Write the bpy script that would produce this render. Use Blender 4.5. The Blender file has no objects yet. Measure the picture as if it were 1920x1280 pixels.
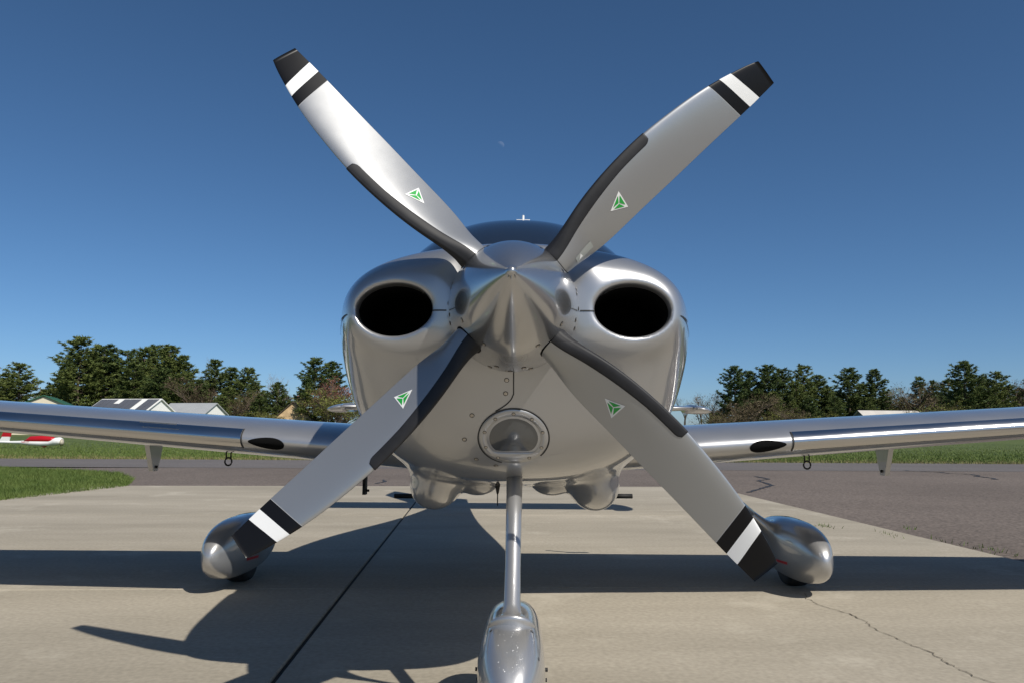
import bpy, math, random
import numpy as np
from mathutils import Vector, Matrix

rng = np.random.default_rng(7)
random.seed(7)
SC = bpy.context.scene
COL = SC.collection

# ------------------------------------------------------------------ camera
FPX, PITCH, YAW, ROLL = 1500.0, math.radians(6.28), math.radians(0.69), math.radians(0.31)
CAM = np.array([0.024, -2.14, 0.868])
cd = bpy.data.cameras.new("camera")
cam = bpy.data.objects.new("camera", cd)
COL.objects.link(cam)
cam.location = CAM
cam.rotation_euler = (Matrix.Rotation(YAW, 3, 'Z') @ Matrix.Rotation(math.pi / 2 + PITCH, 3, 'X') @ Matrix.Rotation(ROLL, 3, 'Z')).to_euler()
cd.sensor_width = 36.0
cd.lens = 36.0 * FPX / 1920.0
cd.clip_start = 0.05
cd.clip_end = 6000
SC.camera = cam

# ------------------------------------------------------------------ light
SUN_TRAVEL = Vector((-0.66, 0.75, -1.0)).normalized()
to_sun = -SUN_TRAVEL
elev = math.asin(to_sun.z)
w = bpy.data.worlds.new("World")
SC.world = w
w.use_nodes = True
nt = w.node_tree
bg = nt.nodes["Background"]
sky = nt.nodes.new("ShaderNodeTexSky")
sky.sky_type = 'NISHITA'
sky.sun_disc = False
sky.sun_elevation = elev
sky.sun_rotation = math.atan2(to_sun.x, to_sun.y)
sky.air_density = 0.65
sky.dust_density = 0.5
sky.ozone_density = 7.0
hs = nt.nodes.new("ShaderNodeHueSaturation")
hs.inputs["Saturation"].default_value = 1.05
hs.inputs["Hue"].default_value = 0.494
nt.links.new(sky.outputs[0], hs.inputs["Color"])
nt.links.new(hs.outputs[0], bg.inputs[0])
bg.inputs[1].default_value = 0.093
sd = bpy.data.lights.new("sun", 'SUN')
sd.energy = 5.0
sd.angle = math.radians(0.53)
sd.color = (1.0, 0.95, 0.86)
sun = bpy.data.objects.new("sun", sd)
COL.objects.link(sun)
sun.rotation_euler = SUN_TRAVEL.to_track_quat('-Z', 'Y').to_euler()
sun.location = (5, -6, 9)
SC.view_settings.view_transform = 'Standard'
SC.view_settings.look = 'None'
SC.view_settings.exposure = 0.0
SC.view_settings.gamma = 1.0
SC.render.engine = 'CYCLES'
SC.cycles.max_bounces = 8

# ------------------------------------------------------------------ pixel helpers
_cp, _sp, _cy, _sy = math.cos(PITCH), math.sin(PITCH), math.cos(YAW), math.sin(YAW)
def ray(px, py):
    x, y = (px - 960) / FPX, (640 - py) / FPX
    x, y = x * math.cos(ROLL) - y * math.sin(ROLL), x * math.sin(ROLL) + y * math.cos(ROLL)
    d = np.array([x, _cp - y * _sp, _sp + y * _cp])
    d = np.array([d[0] * _cy - d[1] * _sy, d[0] * _sy + d[1] * _cy, d[2]])
    return d / np.linalg.norm(d)
def at_y(px, py, Y):
    d = ray(px, py)
    return CAM + d * ((Y - CAM[1]) / d[1])
def ground(px, py, z=0.0):
    d = ray(px, py)
    return CAM + d * ((z - CAM[2]) / d[2])

# ------------------------------------------------------------------ mesh helpers
def mesh_obj(name, verts, faces, mat, parent=None, smooth=False, normals=None, uv=None, mats=None, midx=None):
    me = bpy.data.meshes.new(name)
    V = np.asarray(verts, dtype=float)
    F = faces.tolist() if isinstance(faces, np.ndarray) else faces
    me.from_pydata(V.tolist(), [], F)
    for m in (mats or [mat]):
        me.materials.append(m)
    if midx is not None:
        me.polygons.foreach_set("material_index", np.asarray(midx, dtype=np.int32))
    if smooth:
        me.polygons.foreach_set("use_smooth", [True] * len(me.polygons))
    if uv is not None:
        lay = me.uv_layers.new(name="UVMap")
        li = np.zeros(len(me.loops), dtype=np.int32)
        me.loops.foreach_get("vertex_index", li)
        lay.data.foreach_set("uv", np.asarray(uv, dtype=np.float32)[li].ravel())
    me.update()
    if normals is not None:
        me.normals_split_custom_set_from_vertices(np.asarray(normals).tolist())
    o = bpy.data.objects.new(name, me)
    COL.objects.link(o)
    if parent is not None:
        o.parent = parent
    return o
def empty(name, loc=(0, 0, 0), label=None, cat=None, group=None, parent=None):
    o = bpy.data.objects.new(name, None)
    COL.objects.link(o)
    o.location = loc
    o.empty_display_size = 0.2
    if parent is not None: o.parent = parent
    return tag(o, label, cat, group)
def tag(o, label=None, cat=None, group=None, kind=None):
    if label: o["label"] = label
    if cat: o["category"] = cat
    if group: o["group"] = group
    if kind: o["kind"] = kind
    return o
def grid_faces(n, m, wrap_m=False, flip=False):
    f = []
    for i in range(n - 1):
        for j in range(m if wrap_m else m - 1):
            a, b = i * m + j, i * m + (j + 1) % m
            q = [a, b, b + m, a + m]
            f.append(q[::-1] if flip else q)
    return f
def box_vf(c, s, R=None):
    c, s = np.array(c, float), np.array(s, float) / 2
    v = np.array([[x, y, z] for x in (-1, 1) for y in (-1, 1) for z in (-1, 1)], float) * s
    if R is not None: v = v @ np.array(R).T
    f = [[0, 1, 3, 2], [4, 6, 7, 5], [0, 4, 5, 1], [2, 3, 7, 6], [0, 2, 6, 4], [1, 5, 7, 3]]
    return v + c, f
def join_vf(parts):
    V, F, o = [], [], 0
    for v, f in parts:
        V.append(np.asarray(v, float)); F += [[i + o for i in q] for q in f]; o += len(v)
    return np.vstack(V), F
def tube_vf(pts, rad, n=20, cap=True):
    pts = np.array(pts, float); rad = np.broadcast_to(rad, (len(pts),))
    V = []
    for i, p in enumerate(pts):
        t = pts[min(i + 1, len(pts) - 1)] - pts[max(i - 1, 0)]
        t /= np.linalg.norm(t)
        a = np.cross(t, [0, 0, 1.0]) if abs(t[2]) < 0.95 else np.cross(t, [1.0, 0, 0])
        a /= np.linalg.norm(a); b = np.cross(t, a)
        for k in range(n):
            th = 2 * math.pi * k / n
            V.append(p + rad[i] * (math.cos(th) * a + math.sin(th) * b))
    F = grid_faces(len(pts), n, True, True)
    if cap:
        F.append(list(range(n))); F.append(list(range((len(pts) - 1) * n, len(pts) * n))[::-1])
    return np.array(V), F
def lathe_y(prof, n=96, c=(0, 0, 0)):
    """profile of (y, r) swept round the Y axis"""
    V = []
    for y, r in prof:
        for k in range(n):
            th = 2 * math.pi * k / n
            V.append([c[0] + r * math.cos(th), c[1] + y, c[2] + r * math.sin(th)])
    return np.array(V), grid_faces(len(prof), n, True, True)
def spline(xs, ys):
    """natural cubic spline, flat beyond its ends"""
    xs, ys = np.array(xs, float), np.array(ys, float)
    n = len(xs); h = np.diff(xs); A = np.eye(n); r = np.zeros(n)
    for i in range(1, n - 1):
        A[i, i - 1], A[i, i], A[i, i + 1] = h[i - 1], 2 * (h[i - 1] + h[i]), h[i]
        r[i] = 6 * ((ys[i + 1] - ys[i]) / h[i] - (ys[i] - ys[i - 1]) / h[i - 1])
    M = np.linalg.solve(A, r)
    def f(x):
        x = np.clip(x, xs[0], xs[-1])
        i = np.clip(np.searchsorted(xs, x) - 1, 0, n - 2)
        a, b = xs[i + 1] - x, x - xs[i]
        return (M[i] * a**3 + M[i + 1] * b**3) / (6 * h[i]) + (ys[i] / h[i] - M[i] * h[i] / 6) * a + (ys[i + 1] / h[i] - M[i + 1] * h[i] / 6) * b
    return f
def smin(a, b, k):
    h = np.maximum(k - np.abs(a - b), 0) / k
    return np.minimum(a, b) - h**3 * k / 6
def smax(a, b, k):
    return -smin(-a, -b, k)

def sdf_grad(f, P, e=2e-4):
    g = np.empty_like(P)
    for a in range(3):
        d = np.zeros(3); d[a] = e
        A, B = P + d, P - d
        g[:, a] = (f(A[:, 0], A[:, 1], A[:, 2]) - f(B[:, 0], B[:, 1], B[:, 2])) / (2 * e)
    return g
def surface_nets(f, lo, hi, h):
    ax = [np.arange(lo[i], hi[i] + h * 0.5, h) for i in range(3)]
    X, Y, Z = np.meshgrid(*ax, indexing='ij')
    F = f(X.ravel(), Y.ravel(), Z.ravel()).reshape(X.shape)
    S = F < 0
    nx, ny, nz = S.shape
    cs = [(i, j, k) for i in (0, 1) for j in (0, 1) for k in (0, 1)]
    sub = lambda A, c: A[c[0]:nx - 1 + c[0], c[1]:ny - 1 + c[1], c[2]:nz - 1 + c[2]]
    cnt = sum(sub(S, c).astype(np.int8) for c in cs)
    act = (cnt > 0) & (cnt < 8)
    I = np.argwhere(act)
    idx = -np.ones(act.shape, dtype=np.int64); idx[act] = np.arange(len(I))
    acc = np.zeros((len(I), 3)); n = np.zeros(len(I))
    for a in cs:
        for b in cs:
            if sum(abs(a[i] - b[i]) for i in range(3)) == 1 and a < b:
                fa = F[I[:, 0] + a[0], I[:, 1] + a[1], I[:, 2] + a[2]]
                fb = F[I[:, 0] + b[0], I[:, 1] + b[1], I[:, 2] + b[2]]
                m = (fa < 0) != (fb < 0)
                t = np.where(m, fa / np.where(m, fa - fb, 1), 0)
                p = np.array(a) + t[:, None] * (np.array(b) - np.array(a))
                acc[m] += p[m]; n[m] += 1
    P = (I + acc / n[:, None]) * h + np.array([a[0] for a in ax])
    Q = []
    for a in range(3):
        b, c = (a + 1) % 3, (a + 2) % 3
        lo_s = [slice(None)] * 3; hi_s = [slice(None)] * 3
        lo_s[a] = slice(0, -1); hi_s[a] = slice(1, None)
        ch = S[tuple(lo_s)] != S[tuple(hi_s)]
        E = np.argwhere(ch)
        E = E[(E[:, b] > 0) & (E[:, c] > 0) & (E[:, b] < S.shape[b] - 1) & (E[:, c] < S.shape[c] - 1)]
        ins = S[E[:, 0], E[:, 1], E[:, 2]]
        eb = np.zeros(3, int); eb[b] = 1; ec = np.zeros(3, int); ec[c] = 1
        g = lambda D: idx[D[:, 0], D[:, 1], D[:, 2]]
        q = np.stack([g(E - eb - ec), g(E - ec), g(E), g(E - eb)], 1)
        q[~ins] = q[~ins][:, ::-1]
        Q.append(q)
    Q = np.vstack(Q)
    E = np.vstack([Q[:, [0, 1]], Q[:, [1, 2]], Q[:, [2, 3]], Q[:, [3, 0]]])
    E = np.vstack([E, E[:, ::-1]])
    deg = np.bincount(E[:, 0], minlength=len(P)).astype(float)
    bord = deg < 8                                  # every inner edge is met twice in each direction
    for it in range(10):
        if it < 6:
            A = np.stack([np.bincount(E[:, 0], weights=P[E[:, 1], k], minlength=len(P)) for k in range(3)], 1) / np.maximum(deg, 1)[:, None]
            P = np.where(bord[:, None], P, P * .4 + A * .6)
        v = f(P[:, 0], P[:, 1], P[:, 2]); g = sdf_grad(f, P)
        st = g * (v / np.maximum((g * g).sum(1), 1e-6))[:, None]
        L = np.linalg.norm(st, axis=1, keepdims=True)
        P = P - st * np.minimum(1, 0.5 * h / np.maximum(L, 1e-12))
    g = sdf_grad(f, P)
    N = g / np.maximum(np.linalg.norm(g, axis=1, keepdims=True), 1e-9)
    return P, Q, N
def march(f, o, d, tmax=4.0, step=0.004):
    o, d = np.array(o, float), np.array(d, float); d = d / np.linalg.norm(d)
    t = np.arange(0, tmax, step); P = o + t[:, None] * d
    v = f(P[:, 0], P[:, 1], P[:, 2])
    k = np.argmax(v < 0)
    if v[k] >= 0: return None, None
    a, b = t[max(k - 1, 0)], t[k]
    for _ in range(30):
        m = (a + b) / 2; p = (o + m * d)[None]
        if f(p[:, 0], p[:, 1], p[:, 2])[0] < 0: b = m
        else: a = m
    p = o + b * d
    n = sdf_grad(f, p[None])[0]; n /= np.linalg.norm(n)
    return p, n

# ------------------------------------------------------------------ materials
def new_mat(name):
    m = bpy.data.materials.new(name); m.use_nodes = True
    return m, m.node_tree, m.node_tree.nodes["Principled BSDF"]
def P(name, col, rough=0.5, metal=0.0, coat=0.0, coatr=0.03, spec=0.5, var=0.0, scale=8.0, bump=0.0, bscale=60.0, rvar=0.0):
    m, t, b = new_mat(name)
    b.inputs["Base Color"].default_value = (*col, 1)
    b.inputs["Roughness"].default_value = rough
    b.inputs["Metallic"].default_value = metal
    b.inputs["Coat Weight"].default_value = coat
    b.inputs["Coat Roughness"].default_value = coatr
    b.inputs["Specular IOR Level"].default_value = spec
    if var or rvar:
        tc = t.nodes.new("ShaderNodeTexCoord")
        nz = t.nodes.new("ShaderNodeTexNoise"); nz.inputs["Scale"].default_value = scale; nz.inputs["Detail"].default_value = 6
        t.links.new(tc.outputs["Object"], nz.inputs["Vector"])
        if var:
            mr = t.nodes.new("ShaderNodeMapRange")
            mr.inputs["From Min"].default_value = 0.3; mr.inputs["From Max"].default_value = 0.7
            mr.inputs["To Min"].default_value = 1 - var; mr.inputs["To Max"].default_value = 1 + var
            t.links.new(nz.outputs["Fac"], mr.inputs["Value"])
            mx = t.nodes.new("ShaderNodeVectorMath"); mx.operation = 'SCALE'
            mx.inputs[0].default_value = col
            t.links.new(mr.outputs[0], mx.inputs["Scale"])
            t.links.new(mx.outputs[0], b.inputs["Base Color"])
        if rvar:
            mr = t.nodes.new("ShaderNodeMapRange")
            mr.inputs["From Min"].default_value = 0.3; mr.inputs["From Max"].default_value = 0.7
            mr.inputs["To Min"].default_value = max(rough - rvar, 0.02); mr.inputs["To Max"].default_value = rough + rvar
            t.links.new(nz.outputs["Fac"], mr.inputs["Value"])
            t.links.new(mr.outputs[0], b.inputs["Roughness"])
    if bump:
        tc = t.nodes.new("ShaderNodeTexCoord")
        nz = t.nodes.new("ShaderNodeTexNoise"); nz.inputs["Scale"].default_value = bscale; nz.inputs["Detail"].default_value = 5
        t.links.new(tc.outputs["Object"], nz.inputs["Vector"])
        bp = t.nodes.new("ShaderNodeBump"); bp.inputs["Strength"].default_value = bump; bp.inputs["Distance"].default_value = 0.01
        t.links.new(nz.outputs["Fac"], bp.inputs["Height"])
        t.links.new(bp.outputs[0], b.inputs["Normal"])
    return m

M = {}
M['silver'] = P("silver_paint", (0.42, 0.42, 0.425), 0.36, 0.68, 1.0, 0.02, rvar=0.04, scale=7)
M['polish'] = P("silver_spinner_paint", (0.44, 0.44, 0.445), 0.24, 0.85, 1.0, 0.015, rvar=0.02, scale=5)
for k_ in ('silver', 'polish'):
    M[k_].node_tree.nodes['Principled BSDF'].inputs['Coat IOR'].default_value = 1.58
M['black'] = P("matt_black", (0.008, 0.008, 0.008), 0.7)
M['hole_dark'] = P("opening_dark", (0.004, 0.004, 0.004), 0.9, spec=0.1)  # near-black for duct walls, and for shade painted as patches over openings
M['rubber'] = P("boot_rubber", (0.017, 0.017, 0.019), 0.55, spec=0.3, var=0.2, scale=30)
M['tyre'] = P("tyre_rubber", (0.015, 0.015, 0.016), 0.75, var=0.2, scale=40)
M['seam'] = P("panel_gap", (0.02, 0.02, 0.02), 0.6)
M['screw'] = P("screw_steel", (0.45, 0.42, 0.38), 0.35, 1.0)
M['screwdark'] = P("screw_slot", (0.03, 0.028, 0.025), 0.6)
M['glass'] = P("tinted_glass", (0.012, 0.018, 0.03), 0.06, 0.0, 1.0, 0.02)
M['white'] = P("white_paint", (0.78, 0.78, 0.76), 0.4)
M['green'] = P("decal_green", (0.02, 0.33, 0.05), 0.4)
M['foil'] = P("label_foil", (0.40, 0.42, 0.40), 0.3, 0.3)
M['tks'] = P("porous_metal_strip", (0.55, 0.54, 0.53), 0.22, 1.0, rvar=0.04, scale=3)
M['lens'] = P("light_lens", (0.10, 0.105, 0.11), 0.18, 0.35, 1.0, 0.02)
M['reflector'] = P("light_reflector", (0.35, 0.36, 0.37), 0.25, 1.0)
M['beige'] = P("primer_beige", (0.42, 0.38, 0.30), 0.5)
M['chrome'] = P("chrome", (0.65, 0.65, 0.66), 0.12, 1.0)
M['red'] = P("red_paint", (0.45, 0.008, 0.015), 0.4)

def blade_mat():
    m, t, b = new_mat("blade_paint")
    b.inputs["Metallic"].default_value = 0.55; b.inputs["Roughness"].default_value = 0.36
    b.inputs["Coat Roughness"].default_value = 0.25; b.inputs["Specular IOR Level"].default_value = 0.2
    uv = t.nodes.new("ShaderNodeUVMap"); sx = t.nodes.new("ShaderNodeSeparateXYZ")
    t.links.new(uv.outputs[0], sx.inputs[0])
    rp = t.nodes.new("ShaderNodeValToRGB"); rp.color_ramp.interpolation = 'CONSTANT'
    e = rp.color_ramp.elements
    e[0].position = 0; e[0].color = (0.37, 0.375, 0.38, 1)
    e[1].position = 0.858; e[1].color = (0.008, 0.008, 0.009, 1)
    for p, c in ((0.898, (0.8, 0.8, 0.79, 1)), (0.937, (0.008, 0.008, 0.009, 1))):
        x = e.new(p); x.color = c
    t.links.new(sx.outputs[0], rp.inputs[0]); t.links.new(rp.outputs[0], b.inputs["Base Color"])
    lt = t.nodes.new("ShaderNodeMath"); lt.operation = 'LESS_THAN'; lt.inputs[1].default_value = 0.858
    t.links.new(sx.outputs[0], lt.inputs[0])
    mu = t.nodes.new("ShaderNodeMath"); mu.operation = 'MULTIPLY'; mu.inputs[1].default_value = 0.62
    t.links.new(lt.outputs[0], mu.inputs[0]); t.links.new(mu.outputs[0], b.inputs["Metallic"])
    m3 = t.nodes.new("ShaderNodeMath"); m3.operation = 'MULTIPLY'; m3.inputs[1].default_value = 0.5
    t.links.new(lt.outputs[0], m3.inputs[0]); t.links.new(m3.outputs[0], b.inputs["Coat Weight"])
    tc = t.nodes.new("ShaderNodeTexCoord")
    nz = t.nodes.new("ShaderNodeTexNoise"); nz.inputs["Scale"].default_value = 25; nz.inputs["Detail"].default_value = 8
    t.links.new(tc.outputs["Object"], nz.inputs["Vector"])
    mr = t.nodes.new("ShaderNodeMapRange"); mr.inputs["To Min"].default_value = 0.29; mr.inputs["To Max"].default_value = 0.34
    t.links.new(nz.outputs["Fac"], mr.inputs["Value"]); t.links.new(mr.outputs[0], b.inputs["Roughness"])
    return m
M['blade'] = blade_mat()

def ground_mat(name, c1, c2, fine, fscale, stain=None, stain_amt=0.0, streak=False, bump=0.15, bscale=180, big=0.35):
    m, t, b = new_mat(name)
    b.inputs["Roughness"].default_value = 0.88
    b.inputs["Specular IOR Level"].default_value = 0.3
    L = t.links.new
    tc = t.nodes.new("ShaderNodeTexCoord")
    n1 = t.nodes.new("ShaderNodeTexNoise"); n1.inputs["Scale"].default_value = big; n1.inputs["Detail"].default_value = 8; n1.inputs["Roughness"].default_value = 0.65
    mp = t.nodes.new("ShaderNodeMapping")
    if streak: mp.inputs["Scale"].default_value = (0.5, 2.2, 1)
    L(tc.outputs["Object"], mp.inputs[0]); L(mp.outputs[0], n1.inputs["Vector"])
    cr = t.nodes.new("ShaderNodeValToRGB")
    cr.color_ramp.elements[0].position = 0.32; cr.color_ramp.elements[0].color = (*c1, 1)
    cr.color_ramp.elements[1].position = 0.68; cr.color_ramp.elements[1].color = (*c2, 1)
    L(n1.outputs["Fac"], cr.inputs[0])
    n2 = t.nodes.new("ShaderNodeTexNoise"); n2.inputs["Scale"].default_value = fscale; n2.inputs["Detail"].default_value = 4
    L(tc.outputs["Object"], n2.inputs["Vector"])
    mr = t.nodes.new("ShaderNodeMapRange"); mr.inputs["From Min"].default_value = 0.3; mr.inputs["From Max"].default_value = 0.7
    mr.inputs["To Min"].default_value = 1 - fine; mr.inputs["To Max"].default_value = 1 + fine
    L(n2.outputs["Fac"], mr.inputs["Value"])
    sc = t.nodes.new("ShaderNodeVectorMath"); sc.operation = 'SCALE'
    L(cr.outputs[0], sc.inputs[0]); L(mr.outputs[0], sc.inputs["Scale"])
    last = sc.outputs[0]
    if stain is not None:
        n3 = t.nodes.new("ShaderNodeTexNoise"); n3.inputs["Scale"].default_value = 1.3; n3.inputs["Detail"].default_value = 10; n3.inputs["Roughness"].default_value = 0.7
        L(tc.outputs["Object"], n3.inputs["Vector"])
        r3 = t.nodes.new("ShaderNodeMapRange"); r3.inputs["From Min"].default_value = 0.55; r3.inputs["From Max"].default_value = 0.75; r3.inputs["To Max"].default_value = stain_amt
        L(n3.outputs["Fac"], r3.inputs["Value"])
        mx = t.nodes.new("ShaderNodeMix"); mx.data_type = 'RGBA'
        L(r3.outputs[0], mx.inputs[0]); L(last, mx.inputs[6]); mx.inputs[7].default_value = (*stain, 1)
        last = mx.outputs[2]
    L(last, b.inputs["Base Color"])
    bp = t.nodes.new("ShaderNodeBump"); bp.inputs["Strength"].default_value = bump; bp.inputs["Distance"].default_value = 0.004
    n4 = t.nodes.new("ShaderNodeTexNoise"); n4.inputs["Scale"].default_value = bscale; n4.inputs["Detail"].default_value = 3
    L(tc.outputs["Object"], n4.inputs["Vector"]); L(n4.outputs["Fac"], bp.inputs["Height"]); L(bp.outputs[0], b.inputs["Normal"])
    return m
M['concrete'] = ground_mat("concrete", (0.265, 0.235, 0.182), (0.405, 0.36, 0.288), 0.12, 45, (0.56, 0.51, 0.42), 0.6, True)
M['asphalt'] = ground_mat("asphalt_red", (0.122, 0.099, 0.083), (0.160, 0.131, 0.111), 0.45, 38, bump=0.5, bscale=60)
M['taxiway'] = ground_mat("asphalt_grey", (0.115, 0.105, 0.10), (0.145, 0.13, 0.125), 0.25, 25)
M['turf'] = ground_mat("turf", (0.055, 0.085, 0.018), (0.10, 0.125, 0.035), 0.45, 5, (0.16, 0.15, 0.06), 0.5, bump=0.6, bscale=30, big=0.12)
M['joint'] = P("joint_filler", (0.025, 0.023, 0.02), 0.9)
M['crackdirt'] = P("crack_dirt", (0.13, 0.11, 0.08), 0.9)
M['tar'] = P("tar_seal", (0.03, 0.028, 0.027), 0.6)
def leaf_mat(name, c1, c2, sc=0.6):
    m, t, b = new_mat(name)
    b.inputs["Roughness"].default_value = 0.65
    b.inputs["Specular IOR Level"].default_value = 0.25
    tc = t.nodes.new("ShaderNodeTexCoord"); oi = t.nodes.new("ShaderNodeObjectInfo")
    nz = t.nodes.new("ShaderNodeTexNoise"); nz.inputs["Scale"].default_value = sc; nz.inputs["Detail"].default_value = 5
    t.links.new(tc.outputs["Object"], nz.inputs["Vector"])
    ad = t.nodes.new("ShaderNodeMath"); ad.operation = 'MULTIPLY_ADD'; ad.inputs[1].default_value = 0.3
    t.links.new(oi.outputs["Random"], ad.inputs[0]); t.links.new(nz.outputs["Fac"], ad.inputs[2])
    r = t.nodes.new("ShaderNodeValToRGB")
    r.color_ramp.elements[0].position = 0.42; r.color_ramp.elements[0].color = (*c1, 1)
    r.color_ramp.elements[1].position = 0.85; r.color_ramp.elements[1].color = (*c2, 1)
    t.links.new(ad.outputs[0], r.inputs[0]); t.links.new(r.outputs[0], b.inputs["Base Color"])
    return m
M['needle'] = leaf_mat("pine_needles", (0.04, 0.068, 0.018), (0.12, 0.145, 0.036))
M['bark'] = P("bark", (0.10, 0.075, 0.055), 0.9, var=0.3, scale=3)
M['twig'] = leaf_mat("bare_twigs", (0.17, 0.14, 0.115), (0.26, 0.22, 0.18))
M['twigdark'] = leaf_mat("brown_twigs", (0.09, 0.065, 0.04), (0.13, 0.10, 0.055))
M['bud'] = leaf_mat("red_buds", (0.16, 0.06, 0.045), (0.24, 0.11, 0.08))
M['spring'] = leaf_mat("spring_leaves", (0.09, 0.105, 0.02), (0.17, 0.18, 0.04))
M['grass'] = leaf_mat("grass_blades", (0.045, 0.085, 0.014), (0.11, 0.15, 0.035), 2.0)

# ================================================================== GROUND
g = 3000.0
o = mesh_obj("ground", [[-g, -g, -0.03], [g, -g, -0.03], [g, g, -0.03], [-g, g, -0.03]], [[0, 1, 2, 3]], M['turf'])
tag(o, kind="structure")
# asphalt ramp round the concrete, with the grass island cut out of its left side
G = lambda px, py: ground(px, py)[:2]
aw = math.atan2(-0.36, 6.3)                      # apron heading against the aircraft axis
isl_a, isl_b, isl_c = G(0, 876), G(225, 886), G(250, 897)
pts = [(-70, -16), (60, -16), (60, 18.6 - 2.14), tuple(G(1900, 872)), tuple(G(1000, 874)), tuple(G(0, 875)) , tuple(G(150, 880)), tuple(isl_b), tuple(isl_c), tuple(G(236, 911)), (-6.0, 9.5), (-5.4, -6), (-70, -9)]
o = mesh_obj("asphalt_ramp", [[x, y, -0.014] for x, y in pts], [list(range(len(pts)))], M['asphalt'])
tag(o, kind="structure")
RAMP = o
ta = [(-90, G(0, 880)[1] - 0.2), (90, G(1900, 876)[1]), (90, G(1900, 864)[1]), (-90, G(0, 862)[1])]
o = mesh_obj("taxiway", [[x, y, -0.010] for x, y in ta], [[0, 1, 2, 3]], M['taxiway'])
tag(o, kind="structure")
# concrete apron: slabs with open joints
ap = empty("concrete_apron", (-0.93, 2.35, 0)); tag(ap, kind="structure")
ap.rotation_euler = (0, 0, 0.060)
xs = [-4.98, 0.0, 4.42]
ys = [-19.0, -15.2, -11.4, -7.6, -3.8, 0.0, 3.8, 8.0]
mesh_obj("joint_bed", [[xs[0], ys[0], -0.011], [xs[2], ys[0], -0.011], [xs[2], ys[-1], -0.011], [xs[0], ys[-1], -0.011]], [[0, 1, 2, 3]], M['joint'], ap)
for i in range(2):
    for j in range(len(ys) - 1):
        gx, gy = 0.009, 0.004
        a, b = xs[i] + (gx if i else 0), xs[i + 1] - (0 if i else gx)
        c, d = ys[j] + gy, ys[j + 1] - gy
        bev = 0.006
        V = [[a, c, -0.1], [b, c, -0.1], [b, d, -0.1], [a, d, -0.1], [a, c, -bev], [b, c, -bev], [b, d, -bev], [a, d, -bev],
             [a + bev, c + bev, 0], [b - bev, c + bev, 0], [b - bev, d - bev, 0], [a + bev, d - bev, 0]]
        F = [[0, 1, 5, 4], [1, 2, 6, 5], [2, 3, 7, 6], [3, 0, 4, 7], [4, 5, 9, 8], [5, 6, 10, 9], [6, 7, 11, 10], [7, 4, 8, 11], [8, 9, 10, 11]]
        mesh_obj("slab", V, F, M['concrete'], ap)
def crack(name, px, wid, jit, z, mat, parent, n=60, seed=1):
    r = np.random.default_rng(seed)
    pp = np.array([ground(*p)[:2] for p in px])
    s = np.r_[0, np.cumsum(np.linalg.norm(np.diff(pp, axis=0), axis=1))]
    q = np.linspace(0, s[-1], n)
    c = np.stack([np.interp(q, s, pp[:, k]) for k in (0, 1)], 1)
    t = np.gradient(c, axis=0); t /= np.linalg.norm(t, axis=1, keepdims=True)
    nn = np.stack([-t[:, 1], t[:, 0]], 1)
    off = np.cumsum(r.normal(0, jit, n)); off -= np.linspace(off[0], off[-1], n)
    c = c + nn * off[:, None]
    ww = wid * (0.35 + 1.3 * r.random(n)) / 2; ww[0] = ww[-1] = 0.0005
    V = np.vstack([np.c_[c + nn * ww[:, None], np.full(n, z)], np.c_[c - nn * ww[:, None], np.full(n, z)]])
    F = [[i, i + n, i + n + 1, i + 1] for i in range(n - 1)]
    o = mesh_obj(name, V, F, mat, parent)
    if parent is not None:
        bpy.context.view_layer.update(); o.matrix_parent_inverse = parent.matrix_world.inverted()
    return o
crack("crack", [(1512, 1112), (1530, 1128), (1590, 1150), (1640, 1178), (1690, 1205), (1745, 1222), (1800, 1252), (1900, 1300)], 0.0042, 0.006, 0.003, M['crackdirt'], ap, 90, 3)
crack("tar_seal", [(1400, 921), (1452, 908), (1425, 899), (1445, 896), (1415, 891)], 0.06, 0.008, -0.009, M['tar'], RAMP, 40, 5)
crack("tar_seal", [(1690, 880), (1760, 884), (1830, 890), (1870, 897)], 0.07, 0.05, -0.009, M['tar'], RAMP, 40, 6)
crack("tar_seal", [(700, 905), (720, 897)], 0.05, 0.02, -0.009, M['tar'], RAMP, 12, 8)

# grass blades: island beside the apron, and the verge of the far field
def blades(n, pts_fn, hmin, hmax, wid, seed, z=-0.03):
    r = np.random.default_rng(seed)
    c = pts_fn(n, r); n = len(c)
    h = r.uniform(hmin, hmax, n); a = r.uniform(0, 2 * np.pi, n); ln = r.normal(0, 0.45, (n, 2)) * h[:, None]
    d = np.stack([np.cos(a), np.sin(a)], 1) * wid * r.uniform(.6, 1.4, n)[:, None]
    V = np.empty((n * 3, 3))
    V[0::3, :2] = c - d; V[1::3, :2] = c + d; V[2::3, :2] = c + ln
    V[0::3, 2] = V[1::3, 2] = z; V[2::3, 2] = z + h
    return V, np.arange(n * 3).reshape(-1, 3)
def in_poly(p, poly):
    x, y = p[:, 0], p[:, 1]; ins = np.zeros(len(p), bool)
    for i in range(len(poly)):
        (x1, y1), (x2, y2) = poly[i], poly[i - 1]
        c = ((y1 > y) != (y2 > y)) & (x < (x2 - x1) * (y - y1) / (y2 - y1 + 1e-12) + x1)
        ins ^= c
    return ins
island = [tuple(G(-140, 872)), tuple(G(0, 876)), tuple(G(150, 881)), tuple(isl_b), tuple(isl_c), tuple(G(237, 911)), (-6.3, 6.2), (-12, 4)]
def isl_pts(n, r):
    p = np.array(island); lo, hi = p.min(0), p.max(0)
    q = r.uniform(lo, hi, (n * 2, 2)); q += r.normal(0, .06, q.shape)
    return q[in_poly(q, island)][:n]
V, F = blades(150000, isl_pts, 0.03, 0.10, 0.006, 1)
tag(mesh_obj("grass", V, F, M['grass']), "short green grass growing beside the concrete apron", "grass", kind="stuff")
yv = G(960, 863)[1]
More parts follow.
